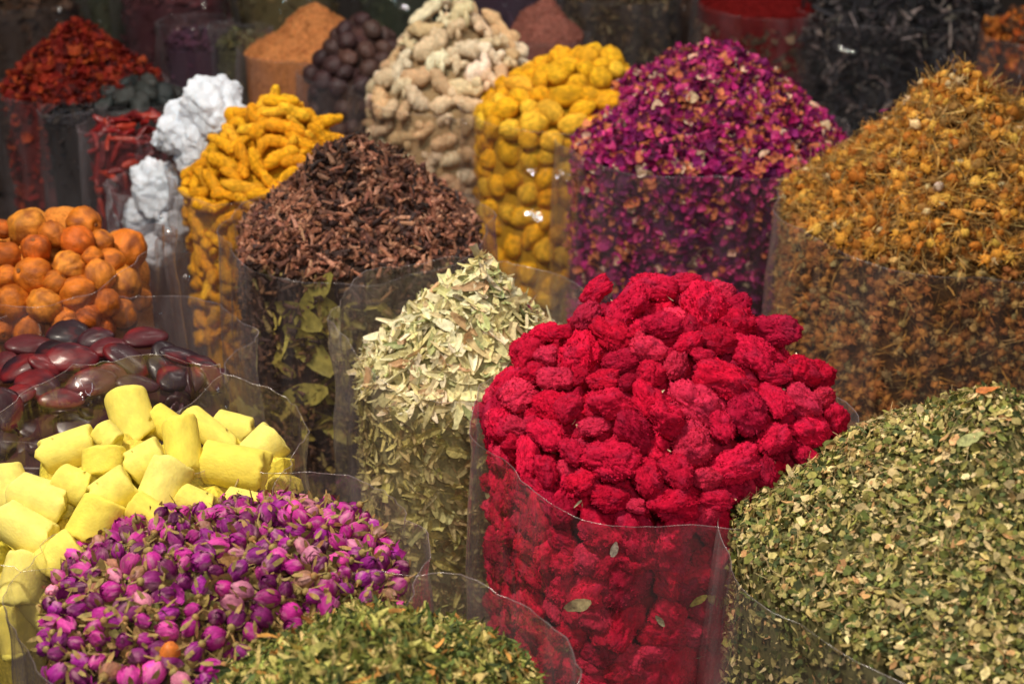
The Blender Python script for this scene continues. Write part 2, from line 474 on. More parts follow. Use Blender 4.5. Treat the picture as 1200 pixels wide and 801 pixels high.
def fill(hp, placed, size, n_try=4000, ratio=(1, 0.8, 0.7), spacing=1.5, part='both', sink=0.6, zlo=0.08, vis=True):
    """add pieces on the free surface of a heap, behind the film too"""
    P, Nn = both(hp, n_try if part != 'wall' else 1, n_try if part != 'top' else 1, jit=0, zlo=zlo, sink=0)
    s = size[0] + (size[1] - size[0]) * rng.random(len(P)); s_ = s * sink * ratio[2]; P = P - Nn * s_[:, None]
    if vis:
        ok = seen(P + Nn * s_[:, None] + Nn * 0.004, hp); P, Nn, s = P[ok], Nn[ok], s[ok]
    ctr = [i[0] for i in placed]; rad = [max(i[2][0], i[2][1]) * 0.75 for i in placed]; new = []
    for p, nn, q in zip(P, Nn, s):
        if ctr:
            dd = np.linalg.norm(np.array(ctr) - p, axis=1)
            if np.any(dd < (np.array(rad) + q * 0.75) * spacing / 1.5): continue
        Rm = randrot(nn[None], 0.45)[0]
        new.append([p, Rm, q * np.array(ratio) * rng.uniform(0.88, 1.12, 3)]); ctr.append(p); rad.append(q * 0.75)
    return new

# ================================================================== the heaps, measured on the photograph
H_ = Heap
RED = H_('cockscomb', 785, 505, 206, 0.108, p=2.8, rot=18, a=2.2, b=0.9)
SEN = H_('senna', 552, 392, 136, 0.096, zoff=-0.030, p=2.7, rot=8, a=1.10, b=1.15, shift=(0.12, 0), rough=0.007)
CLO = H_('clove', 421, 272, 140, 0.100, p=3.0, rot=5, a=1.15, shift=(0.0, 0), rough=0.010)
PET = H_('petal', 826, 156, 158, 0.124, p=3.2, rot=3, a=1.02, shift=(0.12, 0), rough=0.015)
CHA = H_('chamomile', 1108, 245, 184, 0.146, p=2.6, a=0.95, rough=0.018)
CRU = H_('crushed', 1170, 640, 290, 0.112, p=2.6, rot=35, a=1.06, shift=(-0.10, 0.04), rough=0.007)
SUL = H_('sulphur', 152, 560, 178, 0.040, zoff=-0.015, p=3.0, rot=-12, a=1.6)
BUD = H_('rosebud', 262, 678, 212, 0.030, zoff=-0.008, p=2.5, rot=10, a=1.8, rough=0.005)
HRB = H_('herb', 432, 822, 216, 0.072, zoff=-0.012, p=2.2, a=1.0, rough=0.010)
SED = H_('seed', 98, 425, 170, 0.018, zoff=-0.016, p=2.4, a=1.6)
LIM = H_('lime', 58, 322, 120, 0.066, p=2.6, a=1.9, b=0.8)
TUR = H_('turmeric', 320, 206, 102, 0.092, p=2.7, a=1.4, shift=(0.1, 0))
BUL = H_('bulb', 661, 131, 106, 0.080, p=2.7, a=1.9, b=0.8, shift=(0.35, 0))
GIN = H_('ginger', 535, 106, 106, 0.128, p=2.5, a=1.35, shift=(-0.05, 0))
ALU = H_('alum', 212, 190, 74, 0.008, zoff=-0.03, p=2.6)
CHI = H_('chili', 160, 152, 55, 0.020, p=2.8, a=1.3)
FLK = H_('red_flake', 96, 100, 86, 0.092, p=2.6, a=1.15, rough=0.012)
BLK = H_('black_lump', 158, 112, 52, 0.030, p=2.6)
DRK = H_('dark_leaf', 84, 135, 30, 0.012, p=2.6)
ORA = H_('orange_powder', 360, 58, 71, 0.062, p=2.8, a=1.25, shift=(0.2, 0), rough=0.012)
NUT = H_('nut', 425, 82, 67, 0.082, p=2.6, a=1.5)
BRN = H_('brown_powder', 640, 42, 44, 0.055, p=2.6, a=1.5, rough=0.012)
SHR = H_('shred', 725, -8, 66, 0.05, p=3.4)
RPW = H_('red_powder', 888, 8, 70, 0.060, p=2.6, a=1.3)
ROO = H_('root', 1048, 10, 116, 0.090, p=2.8, a=1.3, rough=0.01)
SAF = H_('orange_flower', 1216, 40, 58, 0.040, p=2.6)
PUR = H_('purple', 228, 48, 33, 0.02, p=3.0)
EXTRA = [H_('back_maroon', 205, -6, 62, 0.05, p=2.6), H_('back_tan', 335, -28, 58, 0.05, p=2.6), H_('back_olive', 120, -20, 60, 0.04, p=2.6), H_('back_umber', 20, 6, 70, 0.05, p=2.6),
         H_('back_violet', 590, -22, 50, 0.03, p=2.6), H_('back_green', 470, -30, 50, 0.03, p=2.6), H_('back_rust', 800, -30, 46, 0.03, p=2.6)]
OLV = H_('olive', 282, 50, 28, 0.02, p=3.0)

# ================================================================== setting
g = 12.0
gv = np.array([[-g, -2, 0], [g, -2, 0], [g, 9, 0], [-g, 9, 0]], float)
ground = link('ground', to_mesh('ground', gv, np.array([[0, 1, 2], [0, 2, 3]]), mat=matter('stall_floor', (0.045, 0.030, 0.028), rough=0.8, scale=30, bump=0.4, dist=0.004)))
tag(ground, 'dark stall floor between the standing bags', None, None, 'structure')
bv = np.array([[-g, 3.3, 0], [g, 3.3, 0], [g, 3.3, 3], [-g, 3.3, 3], [-g, 3.4, 0], [g, 3.4, 0], [g, 3.4, 3], [-g, 3.4, 3]], float)
bt = np.array([[0, 1, 2], [0, 2, 3], [5, 4, 7], [5, 7, 6], [3, 2, 6], [3, 6, 7], [0, 3, 7], [0, 7, 4], [1, 5, 6], [1, 6, 2]])
tag(link('back_wall', to_mesh('back_wall', bv, bt, smooth=False, mat=matter('stall_wall', (0.035, 0.026, 0.022), rough=0.9, scale=8, bump=0.3, dist=0.01))),
    'dark brown wall behind the rows of bags', None, None, 'structure')

# ================================================================== bags
make_bag('cockscomb', 'clear bag heaped with crimson cockscomb flowers, a fold down its left edge', back=0.0, front=0.003, left=0.014, right=0.0)
make_bag('senna', 'wide open clear bag of pale green senna leaves, its back rim standing above them', back=0.056, front=0.018, left=0.056, right=0.040)
make_bag('clove', 'clear bag of brown cloves with a yellow leaf pressed behind its film', back=0.006, front=-0.004, left=0.012, right=0.012)
make_bag('petal', 'clear bag heaped with purple and magenta rose petals', back=0.0, front=-0.002, left=0.002, right=0.004)
make_bag('chamomile', 'large clear bag heaped with golden chamomile heads and straw', back=0.0, front=-0.012, left=0.006, right=-0.01)
make_bag('crushed', 'large clear bag of crushed green leaves beside the crimson flowers', back=0.0, front=-0.004, left=0.0, right=0.0)
make_bag('sulphur', 'wide open crinkled bag of yellow sulphur sticks', back=0.045, front=0.010, left=0.030, right=0.032, mat=FILM_CRINKLED, wob=0.008)
make_bag('rosebud', 'open clear bag of purple rosebuds, film standing up at its back right', back=0.014, front=0.0, left=0.012, right=0.020)
make_bag('herb', 'open clear bag of fine green herb in front of the rosebuds', back=0.022, front=0.012, left=0.012, right=0.024)
make_bag('seed', 'low open clear bag of flat maroon seeds behind the yellow sticks', back=0.022, front=0.008, left=0.012, right=0.030)
make_bag('lime', 'clear bag of orange brown dried limes', back=0.004, front=0.010, left=0.01, right=0.036)
make_bag('turmeric', 'clear bag of golden turmeric fingers beside the white alum', back=0.0, front=0.0, left=0.010, right=0.0, wob=0.006)
make_bag('bulb', 'clear bag of round yellow turmeric bulbs between ginger and rose petals', back=0.0, front=0.006, left=0.014, right=0.0, mat=FILM_CRINKLED)
make_bag('ginger', 'clear bag heaped high with pale dried ginger roots', back=0.0, front=0.0, left=0.008, right=0.0, mat=FILM_CRINKLED)
make_bag('alum', 'crinkled bluish bag holding white alum chunks', back=0.0, front=0.012, left=0.01, right=0.01, mat=FILM_CRINKLED)
make_bag('chili', 'small clear bag of dark red dried chilies left of the white alum', back=0.006, front=0.012, left=0.01, right=0.014)
make_bag('red_flake', 'dim clear bag heaped with glowing red chili flakes', back=0.0, front=0.0, left=0.006, right=0.0)
make_bag('black_lump', 'dim clear bag of black lumps below the red flakes', back=0.0, front=0.0)
make_bag('dark_leaf', 'narrow dark bag standing left of the dried chilies', back=0.0, front=0.012, left=0.01, right=0.01)
make_bag('orange_powder', 'clear bag heaped with orange brown powder at the back', back=0.0, front=0.004, left=0.006)
make_bag('nut', 'clear bag of dark brown nutmegs between orange powder and ginger', back=0.0, front=0.0)
make_bag('brown_powder', 'clear bag of reddish brown powder behind the ginger', back=0.0, front=0.0)
make_bag('shred', 'tall clear bag of dark shredded leaves at the back', back=0.0, front=0.0)
make_bag('red_powder', 'clear bag of deep red powder behind the rose petals', back=0.02, front=0.0, left=0.02)
make_bag('root', 'big clear bag of black twisted roots behind the chamomile', back=0.0, front=0.0, left=0.01, mat=FILM_CRINKLED)
make_bag('orange_flower', 'clear bag topped with orange flowers behind the chamomile, cut by the frame', back=0.0, front=0.0)
make_bag('purple', 'dark purple bag at the back with a cyan glint on its film', back=0.03, front=0.034, left=0.03, right=0.03, mat=FILM_CRINKLED)
for key, lb in (('back_maroon', 'dim bag of maroon flower in the back row, above the purple bag'), ('back_tan', 'dim bag of tan leaf in the back row, behind the orange powder'), ('back_olive', 'dim bag of olive leaf in the back row, right of the red flakes'), ('back_umber', 'dim bag of umber bark in the back row, behind the red flakes'),
                ('back_violet', 'dim bag of violet flower in the back row, behind the ginger'), ('back_green', 'dim bag of dark green leaf in the back row, behind the nutmegs'), ('back_rust', 'dim bag of rust coloured bark in the back row, behind the rose petals')):
    make_bag(key, lb, back=0.01, front=0.012, left=0.01, right=0.01, mat=FILM_CRINKLED)
make_bag('olive', 'narrow olive bag left of the orange powder', back=0.02, front=0.03, left=0.03, right=0.02)

# ================================================================== piece shapes
def cockscomb(seed):
    V, T = ico(5)
    d = V.copy()
    lob = fbm(d * 1.4, seed, 2) * 0.26
    cor = np.abs(vnoise(d * 3.6 + 9, seed + 3)) * 0.15 - np.abs(vnoise(d * 11 + 3, seed + 4)) * 0.07
    cre = np.exp(-np.abs(vnoise(d * 1.9 + 5, seed + 7)) / 0.10) * 0.12 + np.exp(-np.abs(vnoise(d * 3.1 + 2, seed + 8)) / 0.09) * 0.06
    r = 1.05 + lob + cor - cre + 0.05 * vnoise(d * 22, seed + 5)
    P = d * r[:, None]
    # velvet frill: small tongues of flower standing out of the comb
    k = 900; i = rng.integers(0, len(V), k); n = unit(d[i] + 0.5 * rng.standard_normal((k, 3))); b = P[i] * 0.98
    t = unit(np.cross(n, rng.standard_normal((k, 3)))); L = 0.05 + 0.08 * rng.random((k, 1)); wd = 0.03 + 0.025 * rng.random((k, 1))
    Q = np.stack([b - t * wd, b + t * wd, b + n * L + t * wd * 0.6, b + n * L * 1.1 - t * wd * 0.5], 1).reshape(-1, 3)
    q = np.arange(k)[:, None] * 4
    TT = np.concatenate([q + [0, 1, 2], q + [0, 2, 3]])
    return join([(P, T), (Q, TT)])

def lime(seed):
    V, T = ico(4); th = np.arctan2(V[:, 1], V[:, 0]); pole = np.sqrt(np.maximum(0, 1 - V[:, 2] ** 2))
    k = 6 + seed % 4
    r = 1 + (0.012 + 0.009 * (seed % 4)) * pole * np.cos(k * th + 2 * vnoise(V * 1.3, seed)) + 0.09 * fbm(V * 1.3, seed + 1, 2) - 0.035 * np.abs(vnoise(V * 3.2, seed + 2)) + 0.012 * vnoise(V * 8, seed + 4)
    r = r - 0.10 * np.exp(-((1 - V[:, 2]) / 0.03)) + 0.06 * np.exp(-((1 - V[:, 2] - 0.08) / 0.04) ** 2)
    r = r + 0.10 * np.exp(-((1 + V[:, 2]) / 0.05))
    return V * r[:, None], T

def scar():
    a = np.linspace(0, 2 * math.pi, 10, endpoint=False)
    V = [(0, 0, 0.91)] + [(0.13 * math.cos(t), 0.13 * math.sin(t), 0.925 + 0.02 * math.sin(3 * t)) for t in a] + [(0.09 * math.cos(t), 0.09 * math.sin(t), 0.955 + 0.03 * math.sin(2 * t)) for t in a]
    T = []
    for i in range(10):
        j = (i + 1) % 10; T += [(1 + i, 1 + j, 11 + j), (1 + i, 11 + j, 11 + i), (11 + i, 11 + j, 0)]
    return np.array(V), np.array(T)

def seed_shape(seed):
    V, T = ico(4); th = np.arctan2(V[:, 1], V[:, 0])
    out = 1 + 0.05 * np.cos(2 * th + seed) + 0.05 * np.cos(3 * th + 2 * seed) - 0.06 * np.exp(-((th - 1) / 0.3) ** 2)
    P = V.copy(); rr = np.sqrt(V[:, 0] ** 2 + V[:, 1] ** 2)
    P[:, :2] *= out[:, None]
    P[:, 2] = np.sign(V[:, 2]) * np.abs(V[:, 2]) ** 0.8 * (1 + 0.10 * fbm(V * 2, seed, 2))
    P[:, :2] *= (1 + 0.02 * vnoise(V * 4, seed))[:, None]
    return P, T

def stick(seed):
    """broken cylinder, axis x, half length 1, radius 1 in y and z"""
    ns, nl, nr = 36, 14, 8; V = []
    th = np.linspace(0, 2 * math.pi, ns, endpoint=False); prof = []
    for k in range(nr): prof.append((-1, (k + 0.02) / nr * 0.92))
    prof += [(-0.985, 0.91), (-0.95, 0.965)]
    for k in range(nl + 1): prof.append((-0.89 + 1.78 * k / nl, 1.0))
    prof += [(0.95, 0.965), (0.985, 0.91)]
    for k in range(nr): prof.append((1, 0.92 * (nr - k - 0.98) / nr))
    prof = np.array(prof)
    X = np.repeat(prof[None, :, 0], ns, 0); Rr = np.repeat(prof[None, :, 1], ns, 0)
    P = np.stack([X, Rr * np.cos(th)[:, None], Rr * np.sin(th)[:, None]], -1)
    e1 = fbm(np.stack([P[..., 1] * 1.3, P[..., 2] * 1.3, P[..., 0] * 0], -1), seed, 3) * 0.13; e2 = fbm(np.stack([P[..., 1] * 1.2, P[..., 2] * 1.2, P[..., 0] * 0 + 7], -1), seed + 4, 4) * 0.22
    P[..., 0] += np.where(P[..., 0] < -0.5, e1, 0) + np.where(P[..., 0] > 0.5, e2 - 0.05, 0)
    q = 1 + 0.02 * fbm(P * 1.6, seed + 9, 3) - 0.16 * np.clip(np.abs(P[..., 0]) - 0.8, 0, 1) * np.maximum(0, 1.6 * vnoise(P * 2.4, seed + 21) + 0.3); P[..., 1] *= q; P[..., 2] *= q
    return P.reshape(-1, 3), grid_tris(ns, len(prof), True)

def lump(seed, sub=3, amt=0.25, cut=7):
    V, T = ico(sub); P = V.copy(); rs = np.random.default_rng(seed)
    for _ in range(cut):
        n = unit(rs.standard_normal(3)); dd = P @ n; h = rs.uniform(0.62, 0.86); P = P - np.maximum(dd - h, 0)[:, None] * n
    return P * (1 + amt * 0.5 * fbm(V * 2.2, seed, 3))[:, None], T

def ball(seed, sub=3, amt=0.12, f=2.0):
    V, T = ico(sub); return V * (1 + amt * fbm(V * f, seed, 3))[:, None], T

def finger(seed, rings=9, knob=0.25, bend=0.25, ns=14, nl=26, branch=True):
    """rhizome along x, half length 1, about 0.3 thick before scaling (y,z scaled to 1)"""
    rs = np.random.default_rng(seed); x = np.linspace(-1, 1, nl)
    r = np.sqrt(np.maximum(0, 1 - np.abs(x) ** 3.2)) * (1 + knob * vnoise(np.stack([x * 2.2, 0 * x, 0 * x], -1), seed)) * (1 - 0.18 * (x + 1) / 2) + 0.05 * np.cos(x * math.pi * rings)
    r[0] = r[-1] = 0.02
    cy_ = bend * np.cos(x * 1.5 + rs.uniform(0, 6)) * 2; cz = 0.4 * bend * np.sin(x * 2.2 + rs.uniform(0, 6))
    th = np.linspace(0, 2 * math.pi, ns, endpoint=False)
    P = np.stack([np.repeat(x[None], ns, 0), cy_ + r * np.cos(th)[:, None], cz + r * np.sin(th)[:, None]], -1)
    P = P + 0.08 * fbm(P * [4, 1.5, 1.5], seed + 2, 2)[..., None] * np.array([0.1, 1, 1])
    parts = [(P.reshape(-1, 3), grid_tris(ns, nl, True))]
    if branch:
        for _ in range(2):
            V, T = ball(seed + 5 + _, 2, 0.2); q = rs.uniform(-0.6, 0.7)
            parts.append((V * [0.26, 0.75, 0.7] + [q, rs.choice([-1, 1]) * 0.75 + 0.2, rs.uniform(-0.2, 0.5)], T))
    return join(parts)

def petal_patch(az, wid, r0, z0, z1, open_, seed, curl=0.0):
    nu, nv = 6, 5; V = []
    for i in range(nu):
        s = i / (nu - 1) * 2 - 1
        for j in range(nv):
            t = j / (nv - 1); z = z0 + (z1 - z0) * t * (1 - 0.16 * abs(s) ** 2)
            body = math.sin(math.pi * min(1, 0.12 + 0.80 * t)) ** 0.7
            r = r0 * body * (1 + open_ * t * t) + curl * t ** 4 + 0.02 * abs(s)
            a = az + s * wid * (1 - 0.15 * t) + 0.15 * t * s
            V.append((r * math.cos(a), r * math.sin(a), z + 0.03 * math.sin(seed + 5 * s)))
    return np.array(V), grid_tris(nu, nv)

def bud(seed, open_=0.0):
    rs = np.random.default_rng(seed); parts = []
    V, T = ball(seed, 2, 0.05); parts.append((V * [0.42, 0.42, 0.72] + [0, 0, 0.1], T))
    for lay, (r0, n, z1) in enumerate([(0.48, 3, 0.95), (0.55, 4, 0.90), (0.61, 4, 0.80)]):
        for k in range(n):
            parts.append(petal_patch(2 * math.pi * k / n + lay * 0.6 + rs.uniform(-.2, .2), 0.95 + rs.uniform(-.1, .2), r0 * rs.uniform(.95, 1.05), -0.72, z1 * rs.uniform(.88, 1.05), open_ * (0.5 + 0.5 * lay) + rs.uniform(-.05, .1), rs.uniform(0, 6), open_ * 0.22 * lay))
    return join(parts)

def calyx(seed):
    rs = np.random.default_rng(seed); parts = []
    V, T = ball(seed, 2, 0.06); parts.append((V * [0.30, 0.30, 0.28] + [0, 0, -0.86], T))
    for k in range(5):
        a = 2 * math.pi * k / 5 + rs.uniform(-.2, .2); L = rs.uniform(0.9, 1.7); flare = rs.uniform(0.05, 0.55); V = []
        for j in range(6):
            t = j / 5; z = -0.74 + L * t; r = 0.30 + 0.36 * math.sin(math.pi * min(0.62, t * 0.62)) + flare * t ** 2
            wd = 0.31 * (1 - t) ** 0.7 * (0.6 + 1.1 * t) + 0.015
            for s in (-1, 1): V.append((r * math.cos(a + s * wd), r * math.sin(a + s * wd), z))
        Tq = []
        for j in range(5): b = 2 * j; Tq += [(b, b + 1, b + 3), (b, b + 3, b + 2)]
        parts.append((np.array(V), np.array(Tq)))
    return join(parts)

def stem(seed):
    rs = np.random.default_rng(seed)
    return tube([(0, 0, -1.0), (0.05, 0, -1.3), (0.15, 0.06, -1.6 - rs.uniform(0, .5))], [0.11, 0.075, 0.07], 5)

def clove(seed):
    rs = np.random.default_rng(seed); b = rs.uniform(-0.12, 0.12)
    parts = [tube([(-1, 0, 0), (-0.3, b, 0.03), (0.35, b * 0.5, 0), (0.55, 0, 0)], [0.10, 0.15, 0.19, 0.26], 6)]
    for k in range(4):
        a = math.pi / 2 * k + 0.4; c, s = math.cos(a), math.sin(a); f = rs.uniform(0.7, 1.2)
        parts.append((np.array([(0.5, .20 * c - .12 * s, .20 * s + .12 * c), (0.5, .20 * c + .12 * s, .20 * s - .12 * c), (0.62 + .2, .46 * c * f, .46 * s * f), (0.60, .3 * c, .3 * s)]), np.array([(0, 1, 2), (0, 2, 3), (1, 3, 2)])))
    if rs.random() < 0.6:
        V, T = ico(1); parts.append((V * 0.22 + [0.72, 0, 0], T))
    return join(parts)

def leaf(seed, w=0.32, n=6, bend=0.25, fold=0.12, broken=False):
    rs = np.random.default_rng(seed); V = []; tw = rs.uniform(-.5, .5)
    for i in range(n):
        t = i / (n - 1); x = t * 2 - 1; wd = w * math.sin(math.pi * (0.06 + 0.88 * t) ** 0.8) ** 0.8
        if broken and i == n - 1: wd = w * 0.8
        z = bend * (x * x - 0.4) * rs.uniform(0.8, 1.2); s = tw * x
        for k in (-1, 0, 1):
            V.append((x, k * wd * math.cos(s), z + abs(k) * fold * wd * 3 + k * wd * math.sin(s) + rs.uniform(-.02, .02)))
    T = []
    for i in range(n - 1):
        for k in range(2): a = i * 3 + k; T += [(a, a + 1, a + 4), (a, a + 4, a + 3)]
    return np.array(V), np.array(T)

def flake(seed, n=6):
    rs = np.random.default_rng(seed); a = np.sort(rs.uniform(0, 2 * math.pi, n)); a = np.linspace(0, 2 * math.pi, n, endpoint=False) + rs.uniform(-.35, .35, n)
    r = rs.uniform(0.6, 1.05, n); k = rs.uniform(-.5, .5); k2 = rs.uniform(-.25, .25)
    V = [(0, 0, 0)] + [(x, 0.7 * y, k * x * x + k2 * x * y) for x, y in zip(r * np.cos(a), r * np.sin(a))]
    return np.array(V), np.array([(0, i + 1, (i + 1) % n + 1) for i in range(n)])

def curl(seed, turns=0.5, w=0.16, n=7):
    rs = np.random.default_rng(seed); V = []; k = rs.uniform(-1, 1) * turns; tw = rs.uniform(-1.5, 1.5)
    for i in range(n):
        x = i / (n - 1) * 2 - 1; wd = w * (1 - 0.6 * abs(x) ** 2) * rs.uniform(.7, 1.3); s = tw * x
        c = np.array([x, k * x * x, 0.35 * k * math.sin(2 * x)])
        for e in (-1, 1): V.append(c + e * wd * np.array([0, math.cos(s), math.sin(s)]))
    T = []
    for i in range(n - 1): b = 2 * i; T += [(b, b + 1, b + 3), (b, b + 3, b + 2)]
    return np.array(V), np.array(T)

def straw(seed, rad=0.02, bend=0.3):
    rs = np.random.default_rng(seed); x = np.linspace(-1, 1, 4); a, b = rs.uniform(-bend, bend, 2)
    return tube(np.stack([x, a * x * x, b * x ** 3], -1), rad, 3)

def cup(seed):
    rs = np.random.default_rng(seed); V = []; k = rs.uniform(0.15, 0.75); m = rs.uniform(-.3, .5)
    for i in range(4):
        for j in range(4):
            x, y = i / 3 * 2 - 1, j / 3 * 2 - 1; q = 1 - 0.25 * abs(x * y)
            V.append((x * q, y * q * (0.75 + 0.2 * x), k * (x * x) + m * y * y + rs.uniform(-.12, .12)))
    return np.array(V), grid_tris(4, 4)

def flowerhead(seed, sub=2):
    """dried chamomile: domed yellow disc with a ragged skirt of shrunken rays and a stub of stalk"""
    rs = np.random.default_rng(seed); V, T = ico(sub); P = V * (1 + 0.20 * vnoise(V * 2.2, seed + 3) + 0.16 * vnoise(V * 5, seed))[:, None]; P[:, 2] *= np.where(P[:, 2] < 0, 0.55, 0.9)
    parts = [(P * 0.78, T)]
    for k in range(11):
        a = 2 * math.pi * k / 11 + rs.uniform(-.3, .3); c, s = math.cos(a), math.sin(a); f = rs.uniform(1.0, 2.0); z = rs.uniform(-.75, .5)
        parts.append((np.array([(0.7 * c - .16 * s, 0.7 * s + .16 * c, -.2), (0.7 * c + .16 * s, 0.7 * s - .16 * c, -.2), (f * c, f * s, z - .25)]), np.array([(0, 1, 2)])))
    parts.append(tube([(0, 0, -.35), (0.05, 0.1, -.9)], [0.12, 0.08], 4))
    return join(parts)

def many(fn, cnt, *a, **k): return [fn(s * 13 + 5, *a, **k) for s in range(cnt)]

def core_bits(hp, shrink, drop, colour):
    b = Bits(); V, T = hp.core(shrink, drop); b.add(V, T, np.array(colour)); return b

# ================================================================== crimson cockscomb flowers
M_RED = matter('cockscomb_velvet', 'object', rough=0.9, spec=0.06, scale=4, var=0.3, bump=0.9, bscale=26, dist=0.0012, spot=(0.40, 0.03, 0.09), spot_scale=1.3, spot_amt=0.6, spot_edge=(0.5, 0.75))
photo = [(698,338,24,14,-8),(736,358,28,22,10),(762,334,30,19,10),(686,370,22,15,-10),(714,392,28,18,20),(776,379,36,17,-4),(674,416,28,27,40),(636,390,19,12,-15),(655,388,16,10,0),(618,408,25,20,-40),
 (636,420,15,12,0),(726,424,27,15,15),(760,408,26,16,22),(764,440,17,16,0),(710,448,28,14,0),(654,446,24,17,0),(594,446,26,15,-25),(624,436,17,13,0),(788,430,13,21,10),(746,452,16,11,0),
 (800,330,28,15,0),(828,356,30,25,60),(846,340,15,14,0),(868,354,13,15,60),(864,378,19,23,80),(910,386,35,20,22),(808,402,31,13,-8),(842,398,28,15,10),(886,412,28,22,28),(840,438,33,21,22),
 (940,432,28,17,15),(962,440,18,19,40),(910,438,23,13,-5),(576,464,17,13,-40),(604,462,26,21,0),(648,464,23,19,20),(666,478,18,15,-30),(590,490,23,21,0),(714,466,36,19,-5),(766,474,30,18,55),
 (640,508,35,18,14),(694,498,25,13,0),(744,504,31,20,32),(618,534,26,17,28),(640,550,20,13,80),(670,528,19,14,20),(718,536,34,25,25),(686,564,22,18,20),(712,582,28,16,0),(744,592,15,9,0),
 (600,524,17,13,40),(770,558,23,19,50),(778,482,26,18,30),(808,480,32,22,45),(844,496,23,16,75),(878,480,28,26,80),(910,470,27,16,70),(936,472,24,18,30),(968,466,17,14,60),(980,490,22,16,20),
 (950,510,27,18,10),(908,514,23,18,-30),(806,516,27,24,60),(866,546,34,22,-18),(892,552,18,14,70),(792,548,22,18,70),(788,580,31,21,10),(840,586,25,13,5),(946,528,18,13,0),(830,560,20,14,0),
 (568,476,12,10,0),(604,500,16,12,20),(680,440,12,10,0),(826,420,14,10,0)]
two = [(u, v, min(a, 1.5 * b_) * .93, b_ * .93, g_) for u, v, a, b_, g_ in photo]
items = relax(from_photo(RED, two, sink=0.12, flat=0.85, tiltj=0.4), soft=1.04, lim=1.1)
n0 = len(items)
tpl = [to_mesh('cockscomb_flower', *cockscomb(s), mat=M_RED) for s in (3, 14, 27, 41, 58, 66, 73)]
items += fill(RED, items, (0.010, 0.020), 3500, (1, .8, .6), 1.1, 'wall', 0.9, zlo=0.07)
items += fill(RED, items, (0.010, 0.015), 1500, (1, .8, .7), 1.0, 'top', 2.0)
lab = []
for k, (P, Rm, S) in enumerate(items):
    c = palette(1, [(0.68, 0.012, 0.060), (0.61, 0.008, 0.044), (0.71, 0.030, 0.090), (0.46, 0.009, 0.046)], [4, 3, 2, 2], 0.14)[0]
    o = individual('cockscomb_flower', tpl[k % 7], P, Rm, S, c, 'flower', 'crimson cockscomb flowers')
    adj = 'large' if S[0] > 0.017 else ('small' if S[0] < 0.0115 else 'medium')
    adj += ' long' if S[0] / S[1] > 1.55 else ' round' if S[0] / S[1] < 1.2 else ''
    lab.append((o, P, adj))
zones(lab, RED, 'crimson cockscomb flower', ('far left', 'left', 'middle', 'right', 'far right'))
b = core_bits(RED, 0.82, 0.040, (0.3, 0.006, 0.02))  # core colour darkened, painting deep shade into the gaps between flowers
P, Nn = both(RED, 260, 200, sink=0.004, jit=0.012)
b.scatter(many(leaf, 3, w=0.25), P, randrot(Nn, 0.8), sizes(len(P), 0.0015, 0.0035), palette(len(P), [(0.75, 0.62, 0.42), (0.6, 0.35, 0.25)], [3, 1]))
M_TONE = matter('dry_plant', 'tone', rough=0.75, spec=0.25, scale=420, var=0.3, bump=0.35, dist=0.0006, translucent=0.18)
M_RED_T = matter('dry_flower', 'tone', rough=0.9, spec=0.1, scale=420, var=0.3, bump=0.5, dist=0.001)
tag(b.build('cockscomb_chaff', M_RED_T), 'pale chaff and crimson flower crumbs between the cockscomb flowers', 'chaff', None, 'stuff')

# ================================================================== senna leaves
senna_t = many(leaf, 5, w=0.30, bend=0.18) + many(leaf, 3, w=0.36, broken=True, bend=0.1) + many(leaf, 2, w=0.18, bend=0.3)
M_SEN = matter('senna_leaf', 'object', rough=0.6, spec=0.3, scale=3, var=0.3, bump=0.4, bscale=5, dist=0.0008, translucent=0.15)
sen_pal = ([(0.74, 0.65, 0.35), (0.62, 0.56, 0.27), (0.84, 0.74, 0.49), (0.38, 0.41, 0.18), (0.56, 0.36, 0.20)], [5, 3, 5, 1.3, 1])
P, Nn = SEN.top(1250); Q, M2 = SEN.wall(3600, 0.04)
P = P - Nn * (0.004 * rng.random((len(P), 1)) - 0.001)
Rm = randrot(Nn, 0.42); S = sizes(len(P), 0.0065, 0.0145, (1, 1, 1))
vis = np.where(seen(P + Nn * 0.004, SEN))[0]; vis = vis[np.argsort(-(S[vis, 0] * pxm(P[vis])))][:290]
C = palette(len(P), *sen_pal)
tplm = [to_mesh('senna_leaf', V, T, mat=M_SEN, smooth=False) for V, T in senna_t]
pick = rng.integers(0, len(tplm), len(P))
ob = []
for i in vis:
    o = individual('senna_leaf', tplm[pick[i]], P[i], Rm[i], S[i], C[i], 'leaf', 'senna leaves on top of the heap')
    ob.append((o, P[i], C[i], pick[i], S[i, 0]))
def sort_labels(ob, hp, tone, shape, what, size_split=None):
    us = np.array([project(p)[0] for _, p, *_ in ob]); vs = np.array([project(p)[1] for _, p, *_ in ob])
    hs, hv = np.quantile(us, [.2, .4, .6, .8]), np.quantile(vs, [.2, .4, .6, .8])
    hn = ['far left edge', 'left side', 'middle', 'right side', 'far right edge']; vn = ['crest', 'upper slope', 'mid slope', 'lower slope', 'foot']
    for (o, p, c, k, s), u, v in zip(ob, us, vs):
        sz = '' if size_split is None else ('big ' if s > size_split else 'small ')
        o['label'] = f"{sz}{tone(c)} {shape(k)} {what}, {hn[int(np.searchsorted(hs, u))]}, {vn[int(np.searchsorted(hv, v))]} of the heap"
    same = {}
    for (o, *_), v in zip(ob, vs): same.setdefault(o['label'], []).append((v, o))
    for lb, L in same.items():
        if len(L) > 1:
            L.sort(key=lambda q: q[0])
            for i, (_, o) in enumerate(L): o['label'] = lb.replace(' of the heap', '') + ', ' + (ORD[i] if i < 12 else f'number {i + 1} from the top')
